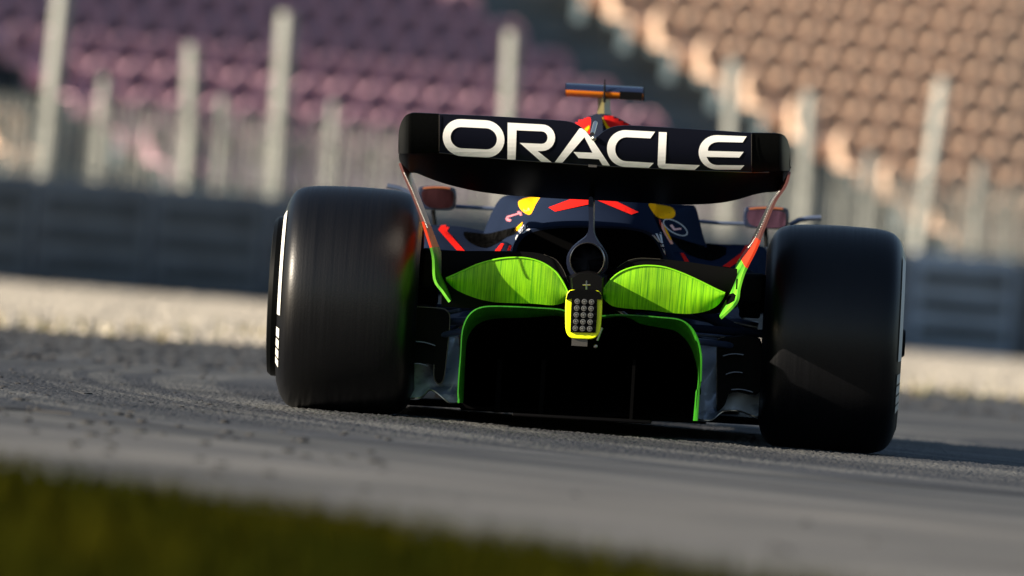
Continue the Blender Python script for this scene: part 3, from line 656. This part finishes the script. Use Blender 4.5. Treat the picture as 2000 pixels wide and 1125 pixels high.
# tunnel roof and walls going forward and down
rr = []
for j in range(12):
    f = j/11; y_ = -.38 + 1.5*f; row = []
    for k in range(len(i_s)):
        p = B(*i_s[k], -.38); q = Vector((p.x*(1+.1*f), y_, .035 + (p.z-.035)*(1-f)**1.2)); row.append(q)
    rr.append(row)
b = MB(); b.grid(rr, .004); part(b, 'diffuser_tunnel', m_deep, dif)
b = MB(); lo = smooth_line([(905,790),(912,797),(935,800),(990,802),(1060,804),(1075,808),(1100,812),(1150,816),(1215,813),(1240,818),(1300,822),(1356,824)], 3)
b.grid([[B(x, y, -.30) for x, y in lo], [B(x, y-6, -.30) for x, y in lo], [B(x, y-60, .10) for x, y in lo]], .01)
for xx0 in (975, 1060, 1235): b.box(B(xx0, 806+(xx0-975)*.06, -.45), B(xx0+3, 700, .1))
part(b, 'diffuser_fence', m_deep, dif)
b = MB(); b.box((-.22, -.55, .045), (.22, 3.2, .055)); b.box((-.70, .35, .05), (.70, 2.9, .075)); part(b, 'floor', m_black, bevel=.005)
# under-body block closing the tunnel
b = MB(); b.box((-.50, .9, .05), (.50, 2.6, .45)); part(b, 'chassis', m_black, bevel=.03)
b = MB(); b.loft([[Vector((x*w_, y_, z0_ + z_*h_)) for x, z_ in ((-1,0),(-.9,.8),(-.4,1),(.4,1),(.9,.8),(1,0))] for y_, w_, z0_, h_ in ((-.3,.10,.38,.16),(.3,.17,.2,.38),(1.0,.30,.08,.52))]); part(b, 'gearbox', m_deep)

# ---- floor edges beside the diffuser (sky reflections painted as pale patches)
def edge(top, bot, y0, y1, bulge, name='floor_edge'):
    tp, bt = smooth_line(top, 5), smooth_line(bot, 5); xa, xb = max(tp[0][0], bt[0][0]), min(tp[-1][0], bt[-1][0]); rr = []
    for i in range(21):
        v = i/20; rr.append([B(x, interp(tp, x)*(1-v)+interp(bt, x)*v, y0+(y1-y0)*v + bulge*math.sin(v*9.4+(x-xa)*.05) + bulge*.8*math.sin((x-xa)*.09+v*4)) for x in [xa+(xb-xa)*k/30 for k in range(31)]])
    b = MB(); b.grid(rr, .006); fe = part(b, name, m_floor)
    b = MB(); b.tube([p+Vector((0,-.004,0)) for p in rr[-1]], .0022, 6); part(b, 'floor_edge_glint', m_metal, fe)  # bright tube added along the lower outline as a glint
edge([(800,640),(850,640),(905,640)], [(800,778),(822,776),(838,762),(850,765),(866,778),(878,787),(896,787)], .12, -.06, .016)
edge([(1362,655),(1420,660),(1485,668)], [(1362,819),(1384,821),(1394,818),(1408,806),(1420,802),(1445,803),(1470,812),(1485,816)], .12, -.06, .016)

def tail(pts_t, pts_b):
    b = MB(); b.grid([[B(x, y, .10+.12*k) for x, y in smooth_line([(a[0]*(1-f)+c[0]*f, a[1]*(1-f)+c[1]*f) for a, c in zip(pts_t, pts_b)], 4)] for k, f in ((1, 0), (.6, .33), (.4, .66), (0, 1))], .01); part(b, 'sidepod_tail', m_arm)
tail([(862,590),(890,588),(930,592),(1000,598),(1095,602)], [(862,645),(885,640),(905,625),(940,612),(1095,610)])
tail([(1195,600),(1260,605),(1340,608),(1400,600),(1446,590)], [(1195,612),(1260,616),(1335,622),(1372,660),(1450,690)])
# ---- brake ducts between wheels and diffuser
def duct(poly, y, slots, name='brake_duct'):
    b = MB(); P_ = smooth_poly(poly, 4)
    b.loft([[B(x, y2, yy_) for x, y2 in P_] for yy_ in (y+.30, y+.01)] + [[B(np.mean([p[0] for p in P_])*(.04)+x*.96, np.mean([p[1] for p in P_])*.04+y2*.96, y) for x, y2 in P_]])
    o = part(b, name, m_black)
    for (x0, y0, x1, y1) in slots:
        q = MB(); q.grid([[B(x0+(x1-x0)*k/6, y0+(y1-y0)*k/6+3*math.sin(k/6*3.1)*-1, y-.05+.06*v) for k in range(7)] for v in (0, .5, 1)], .003); part(q, 'duct_vane', m_sheen, o)
duct([(800,600),(860,602),(872,606),(879,615),(879,640),(874,690),(868,738),(860,750),(852,747),(848,735),(846,712),(800,700)], -.12, [(802,668,850,676), (805,712,835,716)])
duct([(1400,672),(1404,662),(1415,658),(1485,662),(1485,764),(1440,766),(1424,770),(1416,790),(1404,802),(1399,790)], -.12, [(1412,696,1452,694), (1418,732,1450,729), (1428,762,1470,767)])
def edgeline(pts, y, r_=.0016, m_=None, name='duct_edge'):
    b = MB(); b.tube([B(x, yy_, y) for x, yy_ in smooth_line(pts, 5)], r_, 6); part(b, name, m_ or m_dmet)
edgeline([(812,599),(860,602),(872,606),(878,616),(878,640),(873,690),(867,738),(858,750),(850,744),(847,728),(848,712)], -.125)
edgeline([(1400,790),(1400,740),(1400,672),(1404,662),(1415,658)], -.125, .001)

# ---- suspension
def arm(a, c, r_=.016, m_=m_arm, flat=1.0):
    b = MB(); b.tube([B(*a), B(*c)], r_, 12, flat=flat); part(b, 'suspension_arm', m_)
arm((815,605,.10), (1110,585,-.05), .014); arm((830,632,-.02), (1105,612,-.2), .013); arm((815,560,.3), (1100,520,.5), .014); arm((812,664,-.05), (940,640,-.2), .010)
arm((1490,652,-.05), (1190,628,-.2), .013, m_navy); arm((1480,640,.1), (1290,600,.1), .018); arm((1455,655,-.02), (1335,590,.0), .020, m_navy); arm((1490,565,.3), (1200,530,.5), .014); arm((1490,682,-.05), (1340,664,-.2), .011)
arm((818,622,-.0), (900,606,-.1), .007, m_sheen); arm((1345,652,-.08), (1470,662,-.02), .006, m_sheen)
arm((1192,596,-.3), (1225,620,-.3), .010, m_metal)
b = MB(); b.box(B(812,600,-.05), B(862,486,.12)); part(b, 'upright_fairing', m_black, bevel=.02); b = MB(); b.box(B(1440,610,-.05), B(1500,535,.12)); part(b, 'upright_fairing', m_black, bevel=.02)
b = MB(); b.box(B(1443,620,-.08), B(1486,588,.05)); part(b, 'caliper_duct', m_deep, bevel=.008); b = MB(); b.box(B(806,590,-.08), B(845,560,.05)); part(b, 'caliper_duct', m_deep, bevel=.008)
# ---- engine cover
def loftpx(secs, name, m_, closed_bottom=True, n=5, **k):
    rings = []
    for y, pts in secs:
        pl = smooth_line(pts, n); rings.append([B(px, py, y) for px, py in pl])
    b = MB(); b.loft(rings, caps=True); return part(b, name, m_, **k)
S0 = [(1000,507),(1001,487),(1012,465),(1037,449),(1075,443),(1112,441),(1150,441),(1188,442),(1225,444),(1262,451),(1284,466),(1298,488),(1304,511)]
S1 = [(988,515),(1000,480),(1012,452),(1036,418),(1062,388),(1100,372),(1152,367),(1205,375),(1258,394),(1276,428),(1292,458),(1310,485),(1330,520)]
S2 = [(985,515),(1002,478),(1016,445),(1038,410),(1058,380),(1095,330),(1155,290),(1215,330),(1262,385),(1277,425),(1292,458),(1310,485),(1328,520)]
S3 = [(995,515),(1015,470),(1030,430),(1048,390),(1075,335),(1105,270),(1168,246),(1235,280),(1262,345),(1280,400),(1295,440),(1308,475),(1322,520)]
S4 = [(1010,515),(1030,460),(1045,420),(1062,370),(1088,300),(1110,248),(1176,222),(1241,252),(1262,310),(1280,380),(1295,430),(1308,470),(1322,520)]
S5 = [(1020,515),(1040,460),(1055,420),(1070,370),(1094,305),(1116,256),(1176,231),(1236,258),(1256,312),(1275,380),(1290,430),(1300,470),(1315,520)]
cover = loftpx([(-.16, S0), (.30, S1), (.9, S2), (1.5, S3), (1.9, S4), (2.15, S5)], 'engine_cover', m_navy, angle=50)
mouth = [(x + (1152-x)*.045, y+4 + (3 if y > 480 else 0)) for x, y in S0]
b = MB(); mp_ = smooth_line(mouth, 5); b.loft([[B(x, y, -.168) for x, y in mp_], [B(x, y, -.163) for x, y in mp_]]); part(b, 'cooling_outlet', m_deep, cover)
# cockpit surround / shoulders
shl = lambda dx, k: [(940+dx,470),(950+dx,440),(962+dx*.9,412),(975+dx*.8,390),(988+dx*.7,382),(1010+dx*.5,380),(1060,378),(1150,380),(1250,390),(1320-dx*.5,399),(1345-dx*.6,400),(1358-dx*.8,404),(1366-dx,430),(1374-dx,462),(1384-dx,492)]
sho = loftpx([(.95, [(x + (1160-x)*.35, y+22) for x, y in shl(0, 0)]), (1.5, [(x + (1160-x)*.12, y+6) for x, y in shl(0, 0)]), (1.9, shl(0, 0)), (2.5, shl(4, 0))], 'cockpit_surround', m_navy, angle=50)
# sidepods
SLf = [(800,540),(806,470),(812,447),(824,440),(865,440),(905,443),(951,452),(1000,462),(1040,540)]
SLm = [(812,545),(816,480),(822,460),(838,453),(868,455),(905,466),(951,478),(1000,476),(1040,545)]
SLr = [(826,560),(828,510),(832,494),(842,489),(870,490),(905,492),(951,495),(1000,496),(1030,560)]
podL = loftpx([(.25, SLr), (.8, [( (a[0]+c[0])/2, (a[1]*.6+c[1]*.4)) for a, c in zip(SLr, SLm)]), (1.3, SLm), (2.2, SLf), (2.5, SLf)], 'sidepod', m_navy, angle=50)
SRf = [(1250,560),(1295,480),(1345,470),(1381,475),(1418,477),(1460,478),(1490,482),(1500,500),(1505,580)]
SRm = [(1255,565),(1300,492),(1345,497),(1381,501),(1418,495),(1455,491),(1480,497),(1488,515),(1495,585)]
SRr = [(1265,590),(1298,512),(1345,514),(1381,518),(1418,521),(1452,525),(1470,530),(1476,545),(1482,600)]
podR = loftpx([(.25, SRr), (.8, [((a[0]+c[0])/2, (a[1]*.6+c[1]*.4)) for a, c in zip(SRr, SRm)]), (1.3, SRm), (2.2, SRf), (2.5, SRf)], 'sidepod', m_navy, angle=50)
# fin on the spine
fin = [(1150,300),(1152,262),(1155,232),(1160,224),(1170,223),(1175,230),(1178,262),(1180,300)]
b = MB(); f2 = smooth_line(fin, 4); b.loft([[B(x, y, yy_) for x, y in f2] for yy_ in (.9, 1.0, 1.7)]); part(b, 'spine_fin', m_navyg)
# red airbox crown: separate painted shells over the top of the cover
bpy.context.view_layer.update()
def bvh_of(objs):
    vs, fs = [], []
    for o in objs:
        n = len(vs); vs += [MR @ v.co for v in o.data.vertices]; fs += [[i+n for i in p.vertices] for p in o.data.polygons]
    return BVHTree.FromPolygons(vs, fs)
MRI = MR.inverted()
def decal(polys, objs, m_, name, parent, step=5., off=.0025, smoothp=False):
    """paint mark laid on a body panel, following its surface"""
    T = bvh_of(objs)
    if smoothp: polys = [smooth_poly(p, 5) for p in polys]
    vs, fs = fill2d(polys, step); P_ = []; ok = []
    for x, y in vs:
        d = ray(x, y).normalized(); h = T.ray_cast(CAM, d)
        ok.append(h[0] is not None); P_.append(MRI @ (h[0] - d*off*2.2 + Vector((0, 0, off*.6))) if h[0] is not None else Vector())
    med = np.median([p.y for p, k in zip(P_, ok) if k]) if any(ok) else 0
    fs = [f for f in fs if all(ok[i] for i in f) and max(P_[i].y for i in f) - min(P_[i].y for i in f) < 1.2]
    if not fs: print('DECAL EMPTY', name); return
    used = sorted({i for f in fs for i in f}); mp = {i: k for k, i in enumerate(used)}
    b = MB(); b.add([P_[i] for i in used], [[mp[i] for i in f] for f in fs]); b.build(name, m_, parent, smooth=True, fixn=False)
decal([[(1108,252),(1120,238),(1132,230),(1150,225),(1154,235),(1151,265),(1150,290),(1120,290),(1100,275)]], [cover], m_red, 'airbox_red', cover)
decal([[(1178,222),(1200,226),(1225,238),(1243,252),(1250,270),(1240,290),(1210,290),(1195,262),(1182,240)]], [cover], m_red, 'airbox_red', cover)
decal([[(1134,262),(1143,252),(1151,246),(1151,252),(1146,258),(1150,268),(1150,276),(1140,276)]], [cover], m_yel, 'airbox_yellow', cover, off=.004)
decal([[(1176,228),(1180,236),(1188,248),(1200,256),(1206,262),(1198,264),(1186,255),(1178,240)]], [cover], m_yel, 'airbox_yellow', cover, off=.004)
decal([[(1071,406),(1119,388),(1150,389),(1149,400),(1084,414)]], [cover], m_red, 'red_marking', cover)
decal([[(1165,390),(1202,393),(1247,415),(1233,420),(1197,405),(1165,391.5)]], [cover], m_red, 'red_marking', cover)
body = [cover, sho]
decal([[(1419,583),(1424,575),(1432,573),(1437,577),(1434,588),(1424,594),(1418,596)]], [eR], m_deep, 'foot_marking', eR, 3., .002)
decal([[(1438,545),(1441,545),(1440,566),(1437,566)]], [eR], m_deep, 'foot_marking', eR, 3., .002)
decal([[(1012,397),(1018,391),(1030,387),(1054,384),(1046,400),(1035,420),(1018,411)]], body, m_yel, 'yellow_disc', sho, smoothp=True)
decal([[(1267,399),(1290,401),(1312,406),(1319,418),(1311,428),(1288,427),(1277,418)]], body, m_yel, 'yellow_disc', sho, smoothp=True)
decal([[(1287,428),(1292,434),(1302,450),(1315,477),(1310,478),(1298,458),(1288,438)]], body, m_redd, 'edge_stripe', cover)
decal([[(1296,440),(1300,446),(1308,462),(1312,470),(1309,470),(1301,456)]], body, m_yel, 'edge_stripe', cover, off=.004)
decal([[(1021,434),(1018,444),(1006,456),(1003,456),(1008,446),(1016,438)]], body, m_yel, 'edge_stripe', cover)
m_wm = mat('white_marking', (.42, .43, .45), .6, spec=.1); m_pk = mat('pink_marking', (.55, .16, .2), .5)
for q in ([(1019,439),(1024,440),(1014,456),(1012,452)], [(1026,441),(1031,443),(1017,456),(1014,457)], [(1033,446),(1036,449),(1022,457),(1018,457)], [(1009,460),(1012,459),(1009,469),(1007,472),(1006,466)]):
    decal([q], body, m_wm, 'white_marking', cover)
for q in ([(1273,460),(1277,459),(1289,473),(1286,474)], [(1280,457),(1284,457),(1292,475),(1289,475)], [(1287,455),(1291,454),(1295,476),(1292,476)], [(1289,478),(1296,478),(1297,483),(1291,483)], [(1293,486),(1298,486),(1300,499),(1297,495)]):
    decal([q], body, m_wm, 'white_marking', cover)
for q in ([(988,427),(990,423),(1004,419),(1018,415),(1019,417),(1004,422)], [(987,427),(991,427),(999,430),(996,434),(989,432)], [(1010,414),(1014,413),(1020,421),(1016,422)], [(1022,410),(1033,407),(1034,411),(1024,415)]):
    decal([q], body, m_pk, 'side_marking', sho, 3.)
el = lambda cx_, cy_, a, b_, ang, n=28: [(cx_ + a*math.cos(t)*math.cos(ang) - b_*math.sin(t)*math.sin(ang), cy_ + a*math.cos(t)*math.sin(ang) + b_*math.sin(t)*math.cos(ang)) for t in [2*math.pi*i/n for i in range(n)]]
decal([el(1319,445,27,12,.52), el(1319,445,25,10,.52)], body, m_wm, 'oval_marking', sho, 4.)
decal([[(1308,441),(1313,439),(1318,447),(1330,446),(1331,449),(1316,451)]], body, m_pk, 'oval_marking', sho, 4.)
m_lou = mat('louvre_black', (.003, .003, .003), .7, spec=.0, var=.9, vscale=(90, 25, 25))
pods = [podL, podR, sho]
decal([[(906,454),(925,455),(951,457),(975,452),(1000,446),(1010,444),(1008,456),(990,464),(977,472),(960,481),(945,484),(924,478),(909,466)]], [podL, sho, cover], m_lou, 'louvre_panel', podL, smoothp=True)
decal([[(1306,461),(1333,469),(1374,481),(1383,475),(1400,479),(1419,484),(1418,497),(1404,506),(1389,510),(1365,505),(1346,498),(1328,486)]], [podR, sho, cover], m_lou, 'louvre_panel', podR)
for q in ([(856,449),(862,441),(880,439.5),(873,452),(908,491),(893,491),(868,463)], [(966,491),(979,476),(984,477),(977,491)], [(990,490),(995,480),(1002,480),(1000,490)]):
    decal([q], [podL], m_red, 'red_stripe', podL)
for q in ([(1471,480),(1467,489),(1439,514),(1426,523),(1411,521),(1447,495),(1456,480)], [(1329,495),(1335,495),(1346,512),(1337,512)], [(1312,502),(1316,501),(1322,512),(1317,512)], [(1302,503),(1306,502),(1311,511),(1306,511)]):
    decal([q], [podR], m_red, 'red_stripe', podR)
# ---- mirrors, winglets
def mirror(x0, y0, x1, y1, gl, bar, foot, wl_):
    w = bpy.data.objects.new('mirror', None); link(w, car); k = .055
    hs = smooth_poly([(x0+6,y0+2),((x0+x1)/2,y0),(x1-8,y0+3),(x1,y0+12),(x1-1,y1-10),(x1-10,y1-1),((x0+x1)/2,y1-1),(x0+8,y1-4),(x0,y1-14),(x0,y0+12)], 4)
    b = MB(); c_ = ((x0+x1)/2, (y0+y1)/2)
    b.loft([[B(c_[0]+(x-c_[0])*s_, c_[1]+(y-c_[1])*s_, yy_) for x, y in hs] for s_, yy_ in ((.3, 2.86), (.75, 2.83), (.98, 2.74), (1, 2.66), (.94, 2.655))]); part(b, 'mirror_housing', m_navyg, w)
    g2 = smooth_poly(gl, 4); b = MB(); b.prism([B(x, y, 2.652) for x, y in g2], (0, .004, 0)); part(b, 'mirror_glass', m_glass if x0 < 1000 else m_glass2, w)
    b = MB(); b.grid([[B(x0+10+(x1-x0-22)*t, y0+1+2.2*(t-.5)**2*4+2.6*v, 2.648-.002*v) for t in (0,.2,.4,.6,.8,1)] for v in (0, 1)], .006); part(b, 'mirror_top', m_mtop, w)
    b = MB(); b.tube([B(*p, 2.70) for p in bar], .0065, 8); part(b, 'mirror_stay', m_sheen, w)
    b = MB(); b.tube([B(*p, 2.74) for p in foot], .016, 8, flat=.5); part(b, 'mirror_foot', m_black, w)
    b = MB(); b.tube([B(*p, 2.78) for p in wl_], .0085, 8); part(b, 'winglet', m_sheen, w)
mirror(816,363,891,411, [(826,372),(858,369),(882,373),(886,385),(882,403),(860,407),(836,404),(825,392)], [(890,403),(930,405),(970,408)], [(846,410),(850,445)], [(756,363),(780,368),(803,379),(830,392)])
mirror(1453,403,1541,448, [(1462,412),(1495,409),(1530,414),(1534,425),(1531,442),(1508,445),(1475,442),(1461,432)], [(1364,432),(1410,436),(1458,437)], [(1495,445),(1497,482)], [(1542,440),(1560,430),(1580,426),(1604,425)])
# ---- camera pod
pod = bpy.data.objects.new('camera_pod', None); link(pod, car)
b = MB(); rings = []
for x in np.linspace(1105, 1256, 12):
    yc = 179.5 + (x-1180)*.055; rings.append([B(x, yc - 13.5*math.sin(a), 2.0 - .055*math.cos(a)) for a in np.linspace(0, math.pi, 12)] + [])
top = MB(); top.loft([r + [r[0]] for r in rings], closed=False); part(top, 'pod_top', m_navyg, pod)
rings = []
for x in np.linspace(1105, 1256, 12):
    yc = 179.5 + (x-1180)*.055; rings.append([B(x, yc + 13.5*math.sin(a)**.8, 2.0 - .055*math.cos(a)) for a in np.linspace(0, math.pi, 12)])
m_or = mat('orange_paint', (.75, .22, .01), .35, coat=.4)
b = MB(); b.loft([r + [r[0]] for r in rings], closed=False); part(b, 'pod_underside', m_or, pod)
b = MB()
for x in (1104.5, 1256.5):
    yc = 179.5 + (x-1180)*.055; b.prism([B(x, yc - 13.5*math.sin(a), 2.0 - .055*math.cos(a)) for a in np.linspace(0, 2*math.pi, 20)[:-1]], (.003, 0, 0))
b.loft([[B(x, 179.5+(x-1180)*.055+dy, 1.944) for dy in (-3, 13)] + [B(x, 179.5+(x-1180)*.055+dy, 1.95) for dy in (13, -3)] for x in (1210, 1254)])
part(b, 'pod_end', m_black, pod)
m_olive = mat('olive_gold', (.10, .085, .03), .35, coat=.3)
b = MB(); b.loft([[B(x, y, 2.0 + dy*1.0) for x, dy in ((1180+lw*-1, 0), (1180, -.05), (1180+lw, 0), (1180, .06))] for y, lw in ((186, 14), (196, 12), (210, 12), (232, 15))]); part(b, 'pod_pylon', m_olive, pod)
b = MB(); b.tube([B(1181.5,155,1.94), B(1181,170,1.94), B(1180,200,1.94)], [.0015,.0035,.005], 8); part(b, 'antenna', m_black, pod)
# ---- nose, halo and front wing (hidden from behind)
b = MB(); b.loft([[Vector((.0+w_*x, y_, zc_+h_*z_)) for x, z_ in ((-1,-.6),(-1,.4),(-.5,1),(.5,1),(1,.4),(1,-.6),(0,-1))] for y_, w_, zc_, h_ in ((2.4,.30,.42,.20),(3.2,.24,.42,.17),(4.2,.15,.32,.10),(4.9,.07,.24,.04))]); part(b, 'nose', m_navy)
b = MB(); b.tube([Vector(p) for p in smooth_line([(-.28,2.3,.66),(-.27,2.6,.74),(-.15,3.0,.78),(0,3.15,.78),(.15,3.0,.78),(.27,2.6,.74),(.28,2.3,.66)], 5)], .022, 10); b.tube([(0,3.15,.78),(0,3.4,.55)], .018, 8); part(b, 'halo', m_black)
b = MB(); b.grid([[Vector((x, 4.3+.35*v-.25*abs(x), .12+.10*(1-v)+.03*x*x)) for x in np.linspace(-.95, .95, 21)] for v in (0, .5, 1)], .01); part(b, 'front_wing', m_navy)
for s_ in (-1, 1):
    arm_ = MB(); arm_.tube([(s_*.2,3.5,.40),(s_*.66,3.6,.42)], .014, 8); arm_.tube([(s_*.2,3.9,.22),(s_*.66,3.65,.2)], .014, 8); part(arm_, 'suspension_arm', m_navy)

# ---------------------------------------------------------------- rubber debris on the track
m_rub = mat('rubber_crumb', (.018, .018, .019), .8)
def crumb(px, py, s, lab, el_=1., rz=0., name='rubber_crumb', cat='rubber crumb'):
    g = gnd(px, py); b = MB(); b.sphere((0, 0, 0), s, sc=(el_, 1.6, .55), n=5); b.v = [(x*(1+.3*random.random()), y*(1+.3*random.random()), max(z, -.25*s)*(1+.3*random.random())) for x, y, z in b.v]
    o = b.build(name, m_rub); o.location = (g.x, g.y, .25*s+.004); o.rotation_euler = (0, 0, rz); return tag(o, lab, cat, 'rubber crumbs on the track')
def stick(pts, r_, lab):
    g = [gnd(*p) for p in pts]; c_ = g[0].copy(); b = MB(); b.tube([q - c_ + Vector((0, 0, r_*1.2)) for q in g], r_, 7); o = b.build('rubber_strip', m_rub); o.location = c_; tag(o, lab, 'rubber strip')
stick([(142,766),(152,770),(166,773),(178,773)], .0042, 'longest thin black rubber strip left of the left rear tyre'); stick([(152,766.5),(162,767.5),(171,768)], .003, 'short black rubber strip just above the longest one')
stick([(79,760),(88,761),(95,762)], .003, 'small black rubber strip left of the longest one'); stick([(288,790),(296,790),(300,789)], .0035, 'small black rubber strip on the asphalt right of the longest one')
stick([(0,801),(60,805),(140,812)], .004, 'faint brownish rubber strip at the left edge of the photo')
for (px, py, s, lab) in ((136,751,.006,'black rubber crumb beside a smaller one above the longest strip'), (56,748,.006,'black rubber crumb near the left edge, on pale asphalt'), (28,731,.006,'small black crumb at the far left where the marks curve'), (1,740,.007,'black crumb at the very left edge of the photo'), (342,771,.006,'lone black crumb between the longest strip and the left tyre'), (218,728,.008,'dark blurred crumb up on the curved tyre marks'), (307,728,.012,'largest dark blurred crumb on the curved tyre marks'), (400,732,.010,'dark blurred crumb on the curved marks nearest the left tyre'), (38,786,.013,'wide dark crumb below the strips at the left'), (592,866,.013,'dark blurred crumb on the asphalt below the left tyre')):
    crumb(px, py, s, lab, 1.2)
for i in range(150):
    px = random.uniform(-10, 760); py = 790 + (px*.085) + abs(random.gauss(0, 55)); 
    if i > 60: px = random.uniform(0, 480)**1.0; py = random.uniform(705, 800)+px*.06
    if 82 < i < 95: px = random.uniform(700, 1900); py = 960 + (px-700)*.11 + random.gauss(0, 30)
    if py < 910 + px*.13: crumb(px, py, random.uniform(.0022, .0075) if i > 60 else random.uniform(.004, .011), 'one of many tiny black rubber crumbs scattered on the dusty asphalt', random.uniform(.8, 1.8), random.random()*3)
# mass of crumbs off the racing line
n = 1000; V, F = [], []
for i in range(n):
    px = random.uniform(-20, 560) if i % 5 else random.uniform(1760, 2000); t = random.random(); top_ = 645 + px*.062; py = top_ + 55*t**1.6
    g = gnd(px, py); s = random.uniform(.006, .022)*(1 if random.random() < .9 else 1.7); k = len(V); a = random.random()*6
    for q in ((1,0,0),(0,2.4,0),(-1,0,0),(0,-2.4,0),(0,0,1.0)): V.append((g.x+s*(q[0]*math.cos(a)-q[1]*math.sin(a)*.5), g.y+s*(q[0]*math.sin(a)+q[1]), .003+s*.6*q[2]))
    F += [(k, k+1, k+4), (k+1, k+2, k+4), (k+2, k+3, k+4), (k+3, k, k+4)]
tag(link(npmesh('rubber_marbles', np.array(V), np.array(F), m_rub)), 'mass of dark rubber marbles along the gravel edge of the track', 'rubber marbles', kind='stuff')
